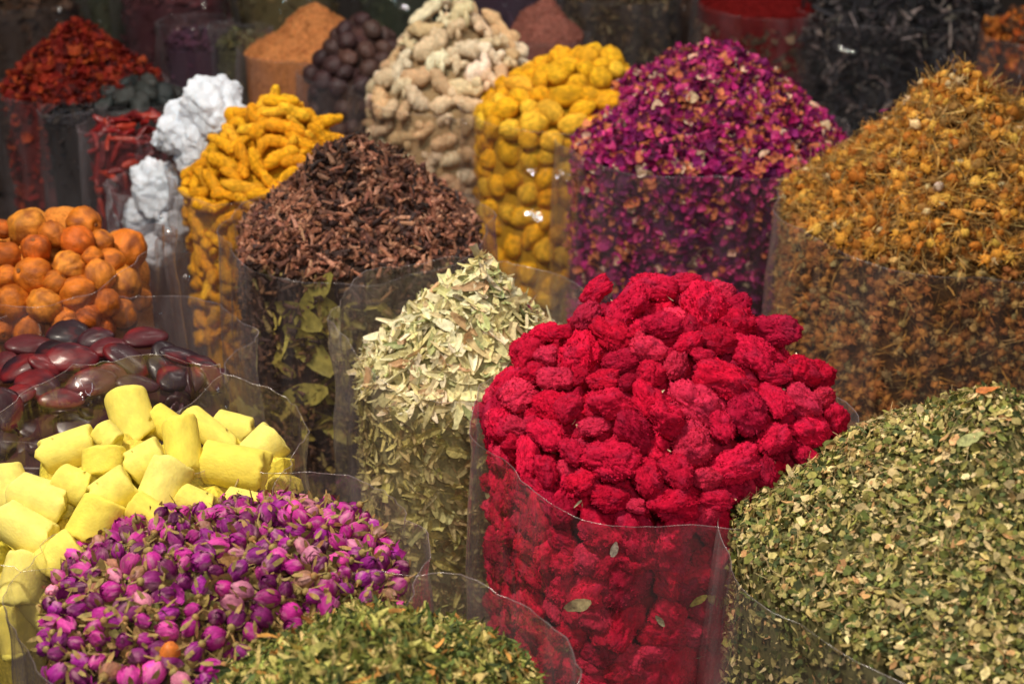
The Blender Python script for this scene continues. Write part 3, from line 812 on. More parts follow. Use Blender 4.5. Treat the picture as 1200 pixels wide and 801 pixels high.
sort_labels(ob, SEN, lambda c: 'brown' if c[0] > c[1] * 1.15 else 'dark green' if c[1] < 0.46 and c[1] > c[0] else 'cream' if c[0] > 0.62 else 'pale green',
            lambda k: 'whole' if k < 5 else 'broken' if k < 8 else 'narrow', 'senna leaf', np.median(S[vis, 0]))
rest = np.setdiff1d(np.arange(len(P)), vis)
b = core_bits(SEN, 0.95, 0.009, (0.40, 0.36, 0.17))
b.scatter(senna_t, P[rest], Rm[rest], S[rest], C[rest])
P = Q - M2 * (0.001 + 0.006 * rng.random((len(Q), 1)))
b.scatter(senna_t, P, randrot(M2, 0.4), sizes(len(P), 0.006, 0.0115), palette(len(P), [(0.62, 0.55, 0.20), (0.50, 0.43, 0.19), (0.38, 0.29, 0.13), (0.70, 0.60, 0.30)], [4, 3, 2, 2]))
tag(b.build('senna_heap', M_TONE), 'mass of pale green senna leaf seen through its bag', 'leaf heap', None, 'stuff')

# ================================================================== cloves
clove_t = many(clove, 8); M_CLO = matter('clove_bud', 'object', rough=0.65, spec=0.3, scale=4, var=0.4, bump=0.6, bscale=9, dist=0.0008)
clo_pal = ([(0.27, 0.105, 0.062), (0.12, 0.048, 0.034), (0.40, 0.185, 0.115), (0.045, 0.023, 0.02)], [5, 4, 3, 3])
P, Nn = CLO.top(2300); P = P - Nn * (0.006 * rng.random((len(P), 1)) - 0.0015)
Rm = randrot(Nn, 0.75); S = sizes(len(P), 0.0060, 0.0094, (1, 1.4, 1.4)); C = palette(len(P), *clo_pal)
front = P[:, 2] > CLO.z + 0.055                       # darker whole buds near the crest, paler ones lower down
C = np.where(front[:, None] & (rng.random((len(P), 1)) < 0.6), C * 0.5, C)
vis = np.where(seen(P + Nn * 0.004, CLO))[0]; vis = vis[np.argsort(-(S[vis, 0] * pxm(P[vis])))][:290]
tplm = [to_mesh('clove', V, T, mat=M_CLO, smooth=False) for V, T in clove_t]; pick = rng.integers(0, 8, len(P)); ob = []
for i in vis:
    ob.append((individual('clove', tplm[pick[i]], P[i], Rm[i], S[i], C[i], 'clove', 'cloves on top of the heap'), P[i], C[i], pick[i], S[i, 0]))
sort_labels(ob, CLO, lambda c: 'blackish' if c[0] < 0.09 else 'reddish brown' if c[0] < 0.28 else 'light brown', lambda k: 'dried', 'clove', np.median(S[vis, 0]))
rest = np.setdiff1d(np.arange(len(P)), vis)
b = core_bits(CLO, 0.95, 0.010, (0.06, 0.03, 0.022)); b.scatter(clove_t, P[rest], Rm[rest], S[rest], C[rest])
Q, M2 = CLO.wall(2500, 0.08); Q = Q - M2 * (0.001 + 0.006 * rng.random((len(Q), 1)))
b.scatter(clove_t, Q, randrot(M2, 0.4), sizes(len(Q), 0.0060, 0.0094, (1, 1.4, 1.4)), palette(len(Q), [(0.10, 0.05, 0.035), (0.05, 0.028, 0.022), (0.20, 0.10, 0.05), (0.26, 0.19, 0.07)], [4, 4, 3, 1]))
Q, M2 = CLO.wall(420, 0.06); k = (project(Q)[0] > 318) & (Q[:, 2] < CLO.z - 0.03 + 0.0 * Q[:, 0]); Q, M2 = Q[k], M2[k]; Q = Q - M2 * 0.001
b.scatter(senna_t, Q, randrot(M2, 0.3), sizes(len(Q), 0.008, 0.017), palette(len(Q), [(0.36, 0.29, 0.06), (0.28, 0.21, 0.05), (0.20, 0.13, 0.04)], [3, 3, 2]))
tag(b.build('clove_heap', M_TONE), 'mass of brown cloves seen through the film of its bag', 'clove heap', None, 'stuff')

# ================================================================== rose petals
cup_t = many(cup, 8); P, Nn = both(PET, 6500, 4200, sink=-0.001, jit=0.007, zlo=0.08)
C = palette(len(P), [(0.38, 0.012, 0.13), (0.20, 0.010, 0.10), (0.58, 0.05, 0.20), (0.60, 0.18, 0.08), (0.68, 0.44, 0.30), (0.08, 0.007, 0.035)], [5, 4, 3.5, 4.2, 1.2, 4])
b = core_bits(PET, 0.95, 0.012, (0.12, 0.01, 0.07)); b.scatter(cup_t, P, randrot(Nn, 0.6), sizes(len(P), 0.0034, 0.0086), C)
tag(b.build('rose_petal_heap', M_TONE), 'heap of loose purple and magenta dried rose petals', 'petal heap', None, 'stuff')

# ================================================================== chamomile
M_CHA = matter('chamomile_disc', 'object', rough=0.8, spec=0.2, scale=4, var=0.35, bump=0.8, dist=0.0008, bscale=9)
head_t = many(flowerhead, 6); cha_pal = ([(0.52, 0.22, 0.028), (0.40, 0.13, 0.016), (0.62, 0.33, 0.055), (0.26, 0.125, 0.03), (0.66, 0.47, 0.24)], [5, 4, 3, 3, 0.7])
P, Nn = CHA.top(1900); P = P + Nn * (0.0045 - 0.009 * rng.random((len(P), 1)))
Rm = randrot(Nn, 0.8); S = sizes(len(P), 0.0044, 0.0078, (1, 1, 1)); C = palette(len(P), *cha_pal)
vis = np.where(seen(P + Nn * 0.005, CHA))[0]; vis = vis[np.argsort(-(S[vis, 0] * pxm(P[vis])))][:290]
tplm = [to_mesh('chamomile_head', V, T, mat=M_CHA, smooth=True) for V, T in head_t]; pick = rng.integers(0, 6, len(P)); ob = []
for i in vis:
    ob.append((individual('chamomile_head', tplm[pick[i]], P[i], Rm[i], S[i], C[i], 'flower head', 'chamomile heads on top of the heap'), P[i], C[i], pick[i], S[i, 0]))
sort_labels(ob, CHA, lambda c: 'cream' if c[2] > 0.2 else 'golden' if c[1] > 0.27 else 'brown' if c[0] < 0.33 else 'orange brown', lambda k: 'dried', 'chamomile head', np.median(S[vis, 0]))
rest = np.setdiff1d(np.arange(len(P)), vis)
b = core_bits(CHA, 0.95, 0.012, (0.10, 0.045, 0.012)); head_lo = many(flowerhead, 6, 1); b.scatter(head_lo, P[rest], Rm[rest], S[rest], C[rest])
Q, M2 = CHA.wall(2600, 0.08); Q = Q - M2 * (0.002 + 0.004 * rng.random((len(Q), 1)))
b.scatter(head_lo, Q, randrot(M2, 1.0), sizes(len(Q), 0.0042, 0.0070), palette(len(Q), [(0.48, 0.20, 0.045), (0.40, 0.15, 0.04), (0.50, 0.30, 0.10), (0.32, 0.22, 0.09)], [4, 4, 2, 2]))
st = many(straw, 8, rad=0.026, bend=0.6) + many(curl, 4, w=0.10)
P, Nn = both(CHA, 6200, 1900, sink=-0.003, jit=0.009, zlo=0.08)
b.scatter(st, P, randrot(Nn, 0.55), sizes(len(P), 0.006, 0.024, (1, .5, .5)), palette(len(P), [(0.58, 0.30, 0.07), (0.42, 0.19, 0.035), (0.70, 0.45, 0.16), (0.22, 0.13, 0.04)], [4, 4, 2, 3]))
P, Nn = CHA.top(420); P = P + Nn * 0.006
b.scatter(st[:8], P, randrot(unit(Nn + 1.4 * rng.standard_normal(Nn.shape)), 1.0), sizes(len(P), 0.010, 0.020, (1, .5, .5)), palette(len(P), [(0.62, 0.42, 0.16), (0.50, 0.28, 0.08)], [1, 1]))
tag(b.build('chamomile_heap', M_TONE), 'golden mass of chamomile heads and straw in the large bag', 'chamomile heap', None, 'stuff')
for k, (u, v, ln) in enumerate([(1097, 84, 0.016), (1102, 86, 0.014)]):
    p = CHA.hit(u, v + 22)
    V, T = tube([(0, 0, -0.012), (0.0004, 0, 0), (0.0002, 0.0006, ln)], 0.0009, 6)
    o = link('straw_stalk', to_mesh('straw_stalk', V, T, mat=matter('stalk', (0.55, 0.27, 0.06), scale=400))); o.location = p.tolist(); o.rotation_euler = (0.05 * k, -0.03 + 0.07 * k, 0)
    tag(o, ['taller upright orange straw on the chamomile crest', 'shorter upright orange straw just right of the taller one'][k], 'straw', 'upright straws on the chamomile')

# ================================================================== crushed green leaf (right) and fine herb (front)
fl = many(flake, 10) + many(leaf, 4, w=0.38, n=4)
P, Nn = both(CRU, 17000, 17000, sink=-0.001, jit=0.006, zlo=0.06)
gp = ([(0.31, 0.30, 0.08), (0.50, 0.42, 0.16), (0.17, 0.20, 0.055), (0.72, 0.58, 0.30), (0.09, 0.12, 0.045), (0.54, 0.32, 0.14)], [4.5, 6, 4, 5, 4, 1.6])
b = core_bits(CRU, 0.965, 0.008, (0.15, 0.14, 0.055)); b.scatter(fl, P, randrot(Nn, 0.55), sizes(len(P), 0.0014, 0.0046), palette(len(P), *gp, .25))
P, Nn = CRU.top(1300); b.scatter(many(straw, 5, rad=0.05), P + Nn * 0.001, randrot(Nn, 0.4), sizes(len(P), 0.003, 0.007, (1, .5, .5)), palette(len(P), [(0.55, 0.42, 0.22), (0.42, 0.30, 0.14)], [1, 1]))
tag(b.build('crushed_leaf_heap', M_TONE), 'large heap of crushed green leaf flakes beside the crimson flowers', 'leaf heap', None, 'stuff')
cu = many(curl, 10, w=0.20) + many(curl, 4, w=0.32, turns=1.0)
P, Nn = HRB.top(8500); P = P - Nn * (0.006 * rng.random((len(P), 1)) - 0.002)
b = core_bits(HRB, 0.97, 0.008, (0.10, 0.10, 0.035)); b.scatter(cu, P, randrot(Nn, 0.65), sizes(len(P), 0.0026, 0.0085, (1, .9, .9)), palette(len(P), [(0.25, 0.28, 0.065), (0.44, 0.41, 0.12), (0.10, 0.14, 0.04), (0.64, 0.51, 0.20), (0.50, 0.24, 0.06), (0.05, 0.07, 0.025)], [5, 4, 4, 3, 0.9, 2], .28))
Q, M2 = HRB.wall(1200, 0.2); b.scatter(cu, Q - M2 * 0.004, randrot(M2, 0.5), sizes(len(Q), 0.0026, 0.006), palette(len(Q), *gp))
tag(b.build('herb_heap', M_TONE), 'heap of fine curled green herb at the front', 'herb heap', None, 'stuff')

# ================================================================== rosebuds
M_BUD = matter('rosebud_petal', 'object', rough=0.6, spec=0.3, scale=3, var=0.4, bump=0.5, bscale=5, dist=0.0018, stretch=(1, 1, 0.3), translucent=0.1, spot=(0.70, 0.42, 0.46), spot_scale=1.6, spot_amt=0.6, spot_edge=(0.5, 0.75))
M_CAL = matter('rosebud_calyx', (0.29, 0.22, 0.075), rough=0.7, scale=3, var=0.4, bump=0.3, dist=0.0018, spot=(0.36, 0.15, 0.06), spot_scale=1.2, spot_amt=0.9)
bt_ = [to_mesh('rosebud', *bud(s, o), mat=M_BUD) for s, o in ((2, 0.0), (5, 0.12), (9, 0.35), (12, -0.1))]
ct_ = [to_mesh('calyx', *calyx(s), mat=M_CAL) for s in (1, 6, 11)]; st_ = [to_mesh('stem', *stem(s), mat=M_CAL) for s in (1, 2)]
P, Nn = BUD.top(2600); keep = []
for i in range(len(P)):
    if all(np.sum((P[i] - P[j]) ** 2) > 0.0098 ** 2 for j in keep): keep.append(i)
P, Nn = P[keep], Nn[keep]; ok = seen(P + Nn * 0.008, BUD)
bud_pal = ([(0.42, 0.018, 0.25), (0.28, 0.013, 0.23), (0.56, 0.05, 0.32), (0.64, 0.22, 0.36), (0.16, 0.009, 0.11), (0.32, 0.15, 0.09)], [5, 4, 2.5, 1.2, 4, 0.6])
extra, EN = BUD.top(700); extra = extra - EN * 0.009
eo = seen(extra + EN * 0.017, BUD); extra, EN = extra[eo], EN[eo]; kk = []
for i in range(len(extra)):
    if all(np.sum((extra[i] - extra[j]) ** 2) > 0.013 ** 2 for j in kk): kk.append(i)
AP = np.concatenate([P[ok], extra[kk]]); AN = np.concatenate([Nn[ok], EN[kk]]); ob = []
wq, wn = BUD.wall(240, 0.24); wo = seen(wq + wn * .004, BUD); AP = np.concatenate([AP, (wq - wn * .007)[wo][:40]]); AN = np.concatenate([AN, wn[wo][:40]])
C = palette(len(AP), *bud_pal)
for i in range(len(AP)):
    if i >= 296: break
    z = unit(AN[i] * 0.35 + rng.standard_normal(3) * [1, 1, 0.75]); Rm = frames(rng.standard_normal(3)[None], z[None])[0]; s = rng.uniform(0.0060, 0.0092)
    k = int(rng.choice(4, p=[.4, .3, .15, .15]))
    o = individual('rosebud', bt_[k], AP[i], Rm, np.array([1.06, 1.06, 0.98]) * s, C[i], 'rosebud', 'dried purple rosebuds')
    cx = bpy.data.objects.new('calyx', ct_[i % 3]); COL.objects.link(cx); cx.parent = o
    cx = bpy.data.objects.new('stem', st_[i % 2]); COL.objects.link(cx); cx.parent = o
    ob.append((o, AP[i], C[i], k, s))
sort_labels(ob, BUD, lambda c: 'dark purple' if c[0] < 0.25 else 'violet' if c[0] < 0.36 else 'brownish' if c[2] < 0.15 else 'pale pink' if c[1] > 0.12 else 'bright magenta', lambda k: ['closed', 'loosening', 'half open', 'pointed'][k], 'rosebud', 0.0073)
b = core_bits(BUD, 0.95, 0.013, (0.10, 0.05, 0.05)); P, Nn = both(BUD, 2200, 500, sink=0.002, jit=0.010, zlo=0.2)
b.scatter(many(leaf, 4, w=0.3) + many(curl, 4) + cup_t[:3], P, randrot(Nn, 0.7), sizes(len(P), 0.0035, 0.0085), palette(len(P), [(0.30, 0.22, 0.08), (0.32, 0.20, 0.08), (0.28, 0.02, 0.20), (0.16, 0.14, 0.05)], [4, 3, 3, 2]))
tag(b.build('rosebud_chaff', M_TONE), 'loose sepals and petal scraps between the purple rosebuds', 'chaff', None, 'stuff')
p = BUD.hit(200, 772); V, T = ball(4, 3, 0.1)
o = link('orange_berry', to_mesh('orange_berry', V * [0.0055, 0.0055, 0.007], T, mat=matter('berry', (0.60, 0.17, 0.03), rough=0.5, scale=300))); o.location = (p + [0, 0, 0.004]).tolist()
tag(o, 'single orange brown berry lying among the rosebuds', 'berry')

# ================================================================== yellow sulphur sticks
M_SUL = matter('sulphur', 'object', rough=0.75, spec=0.25, scale=2.2, var=0.12, bump=0.35, bscale=9, dist=0.0012, sss=0.35, sssr=(0.005, 0.0047, 0.002))
# u, v, length, thickness (photo pixels), image angle of the axis, how far the near end turns to the camera, label
sul = [(152,490,70,48,72,-.35,'tall thick yellow stick standing topmost in the bag'), (78,528,66,43,168,.55,'yellow stick showing its round end left of the tall one'), (119,543,36,48,86,-.3,'short squat yellow stick below the tall one'),
 (44,588,70,50,12,.45,'thick yellow stick lying at the far left film'), (84,570,44,40,20,.2,'yellow stick half hidden behind the far left one'), (131,578,50,46,150,.6,'rough yellow lump in the middle of the bag'), (110,612,58,54,120,.7,'broken yellow lump with a cracked face behind the rosebuds'),
 (26,622,72,46,25,.4,'yellow stick tilted down at the left edge under crinkled film'), (72,656,50,54,150,.9,'round yellow end pressed against the film above the rosebuds'), (170,542,46,44,160,.8,'round yellow end right of the squat stick'),
 (212,524,74,40,78,.3,'slim yellow stick leaning at the centre right'), (190,570,66,50,110,.2,'thick upright yellow stick in the centre front'), (246,508,78,30,38,.1,'long thin yellow stick sloping to the right'), (272,503,48,36,10,.3,'yellow stick at the back under the film'),
 (272,548,78,50,4,.45,'large yellow stick lying level at the right'), (308,526,46,46,140,.6,'round yellow end behind the large level stick'), (228,592,46,36,20,.3,'small yellow lump just above the rosebuds'), (284,592,46,34,8,.3,'flat yellow lump at the right above the rosebuds'),
 (172,604,50,36,30,.3,'yellow stick sunk low behind the rosebuds'), (6,572,50,46,60,.4,'yellow stick cut off by the left frame edge'), (328,590,24,34,80,.3,'yellow end at the right film corner'), (124,512,30,30,40,.4,'yellow piece in shade behind the tall stick'), (190,496,36,34,30,.4,'yellow piece in shade right of the tall stick'),
 (24,680,64,48,100,.4,'yellow stick behind the film low on the left'), (20,742,64,50,70,.4,'yellow stick behind the film at the lower left corner'), (52,716,50,44,40,.5,'yellow end behind film beside the rosebud bag')]
sm = [to_mesh('sulphur_stick', *stick(s), mat=M_SUL) for s in (1, 8, 15, 22)]
its = []
for u, v, L, D, ang, tw_, lb in sul:
    p = SUL.hit(u, v); k = 1 / pxm(p); a = R(ang)
    x = unit(RIGHT * math.cos(a) - UP * math.sin(a) - FWD * tw_)
    Rm = frames(x[None], unit(-FWD + 0.3 * UP)[None])[0]
    its.append([p + FWD * D * k * 0.22, Rm, np.array([L * k * 0.46, D * k * 0.53, D * k * 0.53]), lb])
relax(its, soft=0.70)
for k, (P, Rm, S, lb) in enumerate(its):
    individual('sulphur_stick', sm[k % 4], P, Rm, S, [(0.79, 0.67, 0.13), (0.80, 0.69, 0.18), (0.77, 0.64, 0.10), (0.79, 0.68, 0.15)][(k * 7) % 4], 'sulphur stick', 'yellow sulphur sticks', lb)
b = core_bits(SUL, 0.93, 0.030, (0.72, 0.58, 0.07)); P, Nn = SUL.top(60); Q, M2 = SUL.wall(70, 0.1)
b.scatter([lump(s, 2) for s in (2, 5, 9)], np.concatenate([P - Nn * .022, Q - M2 * .010]), randrot(np.concatenate([Nn, M2]), 1), sizes(130, 0.010, 0.016), palette(130, [(0.82, 0.68, 0.09)], [1], .05))
tag(b.build('sulphur_rubble', M_TONE), 'deeper broken yellow sulphur under the sticks', 'sulphur', None, 'stuff')

# ================================================================== flat maroon seeds
M_SEED = matter('seed_coat', 'object', rough=0.44, spec=0.22, scale=1.5, var=0.3, bump=0.1, bscale=6, dist=0.0018, coat=0.1, spot=(0.24, 0.009, 0.010), spot_scale=0.6, spot_amt=0.6, spot_edge=(0.52, 0.7))
sd = [(35,402,28,17,-20,'brownish seed leaning against the limes at the left'),(80,388,26,18,-5,'dark seed standing highest against the dried limes'),(82,417,31,20,4,'broad dull plum seed in the middle'),(23,428,27,17,-30,'long dark seed at the left'),(44,448,27,23,30,'bright red seed facing up at the lower left'),
 (108,446,32,17,-6,'wide seed with a red patch behind the tall yellow stick'),(149,419,30,19,18,'glossy seed with a white shine at the centre right'),(170,393,28,15,-14,'flat reddish seed at the back right'),(126,405,22,14,-10,'dark seed squeezed behind the glossy one'),(194,413,18,17,-40,'small orange red seed on edge'),
 (217,417,30,12,5,'thin dark seed lying flat at the right'),(208,441,23,19,-30,'violet seed under the thin dark one'),(224,443,19,13,80,'narrow seed on edge against the right film'),(248,441,19,13,85,'rightmost seed on edge at the film'),(161,448,24,12,-14,'seed just behind the yellow stick bag rim'),
 (4,476,30,20,80,'large dark seed on edge at the left frame'),(72,466,26,13,-12,'grey plum seed above the yellow bag rim'),(3,424,20,14,-20,'seed cut by the left frame edge'),(186,430,18,13,60,'reddish seed wedged right of the glossy one'),(112,394,22,13,-5,'seed half under the dark standing one'),
 (52,426,20,13,10,'seed tucked under the plum one'),(20,462,24,14,-30,'seed below the bright red one'),(136,438,20,12,20,'small seed below the glossy one'),(58,408,20,12,-30,'shaded seed at the upper left'),(238,424,20,10,20,'seed lying by the right film')]
its = [i + [lb] for i, (*_, lb) in zip(from_photo(SED, [(s[0], s[1], s[2] * 1.0, s[3] * 1.05, s[4]) for s in sd], sink=0.15, flat=0.42, tiltj=0.16), sd)]
relax(its, soft=0.86, lim=1.1)
dm = [to_mesh('maroon_seed', *seed_shape(s), mat=M_SEED) for s in (1, 4, 7, 10)]
for k, (P, Rm, S, lb) in enumerate(its):
    individual('maroon_seed', dm[k % 4], P, Rm, S, palette(1, [(0.034, 0.010, 0.016), (0.070, 0.013, 0.018), (0.018, 0.008, 0.013)], [3, 2, 2], .1)[0], 'seed', 'flat maroon seeds', lb)
b = core_bits(SED, 0.94, 0.022, (0.04, 0.012, 0.014)); P, Nn = both(SED, 120, 60, sink=0.024, zlo=0.15); dv = [seed_shape(s) for s in (2, 6)]
dv = [join([(V * [1, 1, .5], T)]) for V, T in [(lambda v, t: (v, t))(*ball(s, 2, .06)) for s in (3, 8)]]
b.scatter(dv, P, randrot(Nn, .3), sizes(len(P), 0.014, 0.019, (1, .75, .36)), palette(len(P), [(0.034, 0.010, 0.014)], [1]))
tag(b.build('seed_bed', matter('seed_bed_coat', 'tone', rough=0.35, spec=0.5, scale=60, bump=0.1), True), 'deeper maroon seeds under the top layer', 'seeds', None, 'stuff')

# ================================================================== dried limes
M_LIM = matter('dried_lime_skin', 'object', rough=0.48, spec=0.3, scale=1.6, var=0.38, bump=0.6, bscale=12, dist=0.0018, spot=(0.20, 0.045, 0.012), spot_scale=1.3, spot_amt=0.85, stretch=(1.4, 1.4, 0.7))
lm = [(30,262,23,22,'large ribbed dried lime highest at the left'),(101,257,21,19,'shiny dried lime topmost at the centre'),(64,274,17,16,'dried lime between the two top ones'),(93,284,19,19,'orange dried lime with a pale dot, under the shiny one'),(3,266,12,11,'small dried lime at the left frame top'),
 (154,289,23,23,'biggest pale dried lime at the right'),(121,280,15,13,'dried lime tucked behind the big right one'),(42,290,19,17,'dried lime just above the scarred one'),(36,319,23,21,'dried lime with a dark round scar'),(79,312,19,18,'dull brownish dried lime in the middle'),
 (6,296,16,17,'deep orange dried lime at the left frame'),(115,317,20,18,'pale dried lime with streaks, centre right'),(130,304,16,15,'dried lime behind the streaked pale one'),(150,330,19,18,'dried lime with a white glint under the biggest one'),(8,323,15,13,'small dried lime left of the scarred one'),
 (92,342,23,20,'bright oval dried lime in the middle front'),(53,357,21,21,'pale round dried lime at the front'),(12,355,23,21,'ribbed dried lime at the left front'),(126,354,18,17,'dried lime in the front right behind film'),(147,368,16,18,'dried lime low behind film at the right'),
 (168,352,12,17,'narrow sliver of dried lime at the right film'),(121,388,18,14,'dried lime sunk behind the maroon seeds, right'),(79,376,19,15,'dried lime behind the dark standing seed'),(31,388,20,17,'dried lime sunk behind the maroon seeds, left'),(4,387,16,16,'dried lime low at the left frame edge'),(100,368,16,14,'dried lime low in the middle gap'),(66,330,14,13,'shaded dried lime deep in the middle'),(108,300,13,12,'small shaded dried lime under the shiny one')]
its = [i + [lb] for i, (*_, lb) in zip(from_photo(LIM, [(*s[:4], rng.uniform(-90, 90)) for s in lm], sink=0.30, flat=0.95, tiltj=1.0), lm)]
relax(its, soft=0.85)
tplm = [to_mesh('dried_lime', *lime(s), mat=M_LIM) for s in (1, 2, 3, 4, 7, 8, 13)]
scm = to_mesh('stem_scar', *scar(), mat=matter('stem_scar', (0.20, 0.07, 0.02), rough=0.8, scale=3, bump=0.5, dist=0.0018))
for k, (P, Rm, S, lb) in enumerate(its):
    if k == 8: Rm = frames(unit(UP)[None], unit(-FWD - 0.55 * RIGHT + 0.25 * UP)[None])[0]
    else: Rm = frames(rng.standard_normal((1, 3)), (rng.standard_normal(3) - 0.5 * unit(CAM - P))[None])[0]
    S = np.full(3, S[0] * 0.55 + S[1] * 0.45) * [1, 1, 1.06] * 1.02
    o = individual('dried_lime', tplm[k % 7], P, Rm, S, palette(1, [(0.52, 0.14, 0.011), (0.46, 0.10, 0.008), (0.56, 0.19, 0.022), (0.30, 0.085, 0.018)], [4, 3, 2, 1], .08)[0], 'dried lime', 'orange brown dried limes', lb)
    c = bpy.data.objects.new('stem_scar', scm); COL.objects.link(c); c.parent = o
b = core_bits(LIM, 0.90, 0.030, (0.30, 0.10, 0.02)); P, Nn = both(LIM, 40, 90, sink=0.020, zlo=0.12)
b.scatter([ball(s, 3, .06) for s in (3, 8)], P, randrot(Nn, 1), sizes(len(P), 0.013, 0.017, (1, 1, 1)), palette(len(P), [(0.48, 0.17, 0.03)], [1]))
tag(b.build('lime_bed', M_RED_T, True), 'deeper dried limes under the top layer', 'limes', None, 'stuff')

# ================================================================== turmeric fingers, turmeric bulbs, ginger, nutmegs
M_TUR = matter('turmeric_skin', 'object', rough=0.85, spec=0.1, scale=2.5, var=0.4, bump=0.6, bscale=9, dist=0.0018, spot=(0.42, 0.20, 0.02), spot_scale=1.2, spot_amt=0.5)
def heap_of(hp, name, tpls, photo, fill_sz, ratio, cols, wts, cat, group, what, cols_n=('left', 'middle', 'right'), sink=0.3, flat=0.8, spacing=1.3, tries=2200, bed=None, soft=0.7, zlo=0.1, mat=None, split=None, jit=0.08, core=(0.9, 0.025)):
    its = relax(from_photo(hp, photo, sink=sink, flat=flat), soft=soft) if photo else []
    its = its + fill(hp, its, fill_sz, tries, ratio, spacing, 'both', 0.8, zlo)
    lab = []; mean = np.median([i[2][0] for i in its])
    ms = [to_mesh(name, V, T, mat=mat) for V, T in tpls]
    for k, (P, Rm, S) in enumerate(its):
        o = individual(name, ms[k % len(ms)], P, Rm, S, palette(1, cols, wts, jit)[0], cat, group)
        lab.append((o, P, 'large' if S[0] > mean * 1.12 else 'small' if S[0] < mean * 0.88 else 'medium'))
    zones(lab, hp, what, cols_n)
    P, Nn = both(hp, 130, 130, sink=fill_sz[1] * 1.5, jit=0.004, zlo=zlo)
    b = core_bits(hp, core[0], core[1], bed); b.scatter([ball(s, 2, .15) for s in (1, 2)], P, randrot(Nn, .8), sizes(len(P), *fill_sz, ratio), palette(len(P), cols, wts))
    tag(b.build(name + '_bed', M_RED_T, True), f'deeper layer of {what}s under the top ones', cat + 's', None, 'stuff')
    return its
tp = [(330,117,21,8,10),(320,128,21,7,-10),(330,150,28,10,35),(367,143,23,10,25),(387,138,19,8,0),(303,150,12,11,0),(353,163,21,8,0),(320,167,19,9,10),(263,173,18,9,35),(285,180,18,8,85),(260,190,21,10,50),(303,190,21,9,35),(330,185,23,10,-15),(347,190,19,10,-20),
      (233,192,13,8,10),(247,213,19,8,80),(287,217,29,10,-15),(235,208,14,8,70),(310,230,22,9,0),(275,130,14,9,40),(345,130,20,9,25),(300,132,15,9,20),(375,158,18,8,30),(265,230,20,9,20),(240,238,18,9,40),(350,215,18,9,-10)]
heap_of(TUR, 'turmeric_finger', many(finger, 5, knob=.2, bend=.25, rings=7, branch=False), tp, (0.014, 0.020), (1, .42, .40), [(0.72, 0.315, 0.010), (0.64, 0.26, 0.008), (0.76, 0.37, 0.02)], [4, 3, 2], 'turmeric root', 'golden turmeric fingers', 'golden turmeric finger', bed=(0.55, 0.25, 0.01), mat=M_TUR, flat=.95, spacing=0.85, tries=4500)
bp = [(657,63,15,12,0),(687,64,17,17,80),(718,66,17,15,80),(745,88,15,11,10),(652,87,13,12,0),(633,90,12,11,0),(676,97,14,13,0),(705,90,15,14,0),(633,72,10,9,0),(738,104,11,9,0),(607,97,22,11,15),(587,97,11,10,60),(663,110,23,13,5),(610,113,17,11,20),(590,125,18,13,10),(572,107,10,9,0),
      (713,117,20,13,-15),(682,127,18,11,0),(643,131,18,14,30),(627,141,19,15,0),(673,144,20,13,-5),(597,151,14,13,0),(647,168,15,14,0),(725,80,12,10,0),(664,80,12,10,0),(690,110,14,11,0),(620,127,12,11,0),(575,128,12,11,0),(618,165,13,12,20)]
heap_of(BUL, 'turmeric_bulb', [ball(s, 3, .16, 1.7) for s in (2, 5, 8, 11)], bp, (0.014, 0.018), (1, .85, .8), [(0.73, 0.35, 0.014), (0.66, 0.30, 0.010), (0.75, 0.40, 0.03)], [4, 3, 2], 'turmeric bulb', 'round yellow turmeric bulbs', 'yellow turmeric bulb', bed=(0.36, 0.18, 0.012), mat=M_TUR, tries=1600, flat=.85)
M_GIN = matter('ginger_skin', 'object', rough=0.8, spec=0.2, scale=4, var=0.3, bump=0.6, bscale=8, dist=0.0018, spot=(0.40, 0.27, 0.15), spot_scale=1.2, spot_amt=0.5)
gpx = [(500,10,28,9,-25),(497,30,24,9,-10),(543,14,15,13,0),(587,33,32,10,25),(600,48,26,9,30),(503,53,20,15,0),(547,52,16,14,-60),(512,73,15,13,10),(530,70,18,10,70),(560,80,16,13,0),(485,90,18,11,40),(520,95,24,9,40),(470,75,20,9,-40),(575,65,20,9,20),(545,100,22,11,20),(455,88,20,11,0),(490,112,20,11,10),(470,102,14,11,0),(575,95,20,10,25),(520,118,18,10,0),(440,98,14,10,10),(550,118,18,10,0),(535,33,12,10,0)]
heap_of(GIN, 'ginger_root', many(finger, 5, knob=.45, bend=.3, rings=5), gpx, (0.013, 0.024), (1, .48, .45), [(0.62, 0.44, 0.27), (0.55, 0.34, 0.18), (0.70, 0.56, 0.38)], [4, 3, 2], 'ginger root', 'pale dried ginger roots', 'pale dried ginger root', bed=(0.32, 0.20, 0.10), mat=M_GIN)
heap_of(NUT, 'nutmeg', [ball(s, 3, .08, 2) for s in (2, 6)], None, (0.013, 0.016), (1, .9, .85), [(0.060, 0.028, 0.024), (0.045, 0.020, 0.020), (0.09, 0.04, 0.03)], [3, 3, 1], 'nutmeg', 'dark brown nutmegs', 'dark brown nutmeg', bed=(0.03, 0.015, 0.012), mat=matter('nutmeg_shell', 'object', rough=0.55, scale=3, bump=0.4, bscale=9, dist=0.0018), spacing=1.5, tries=900)

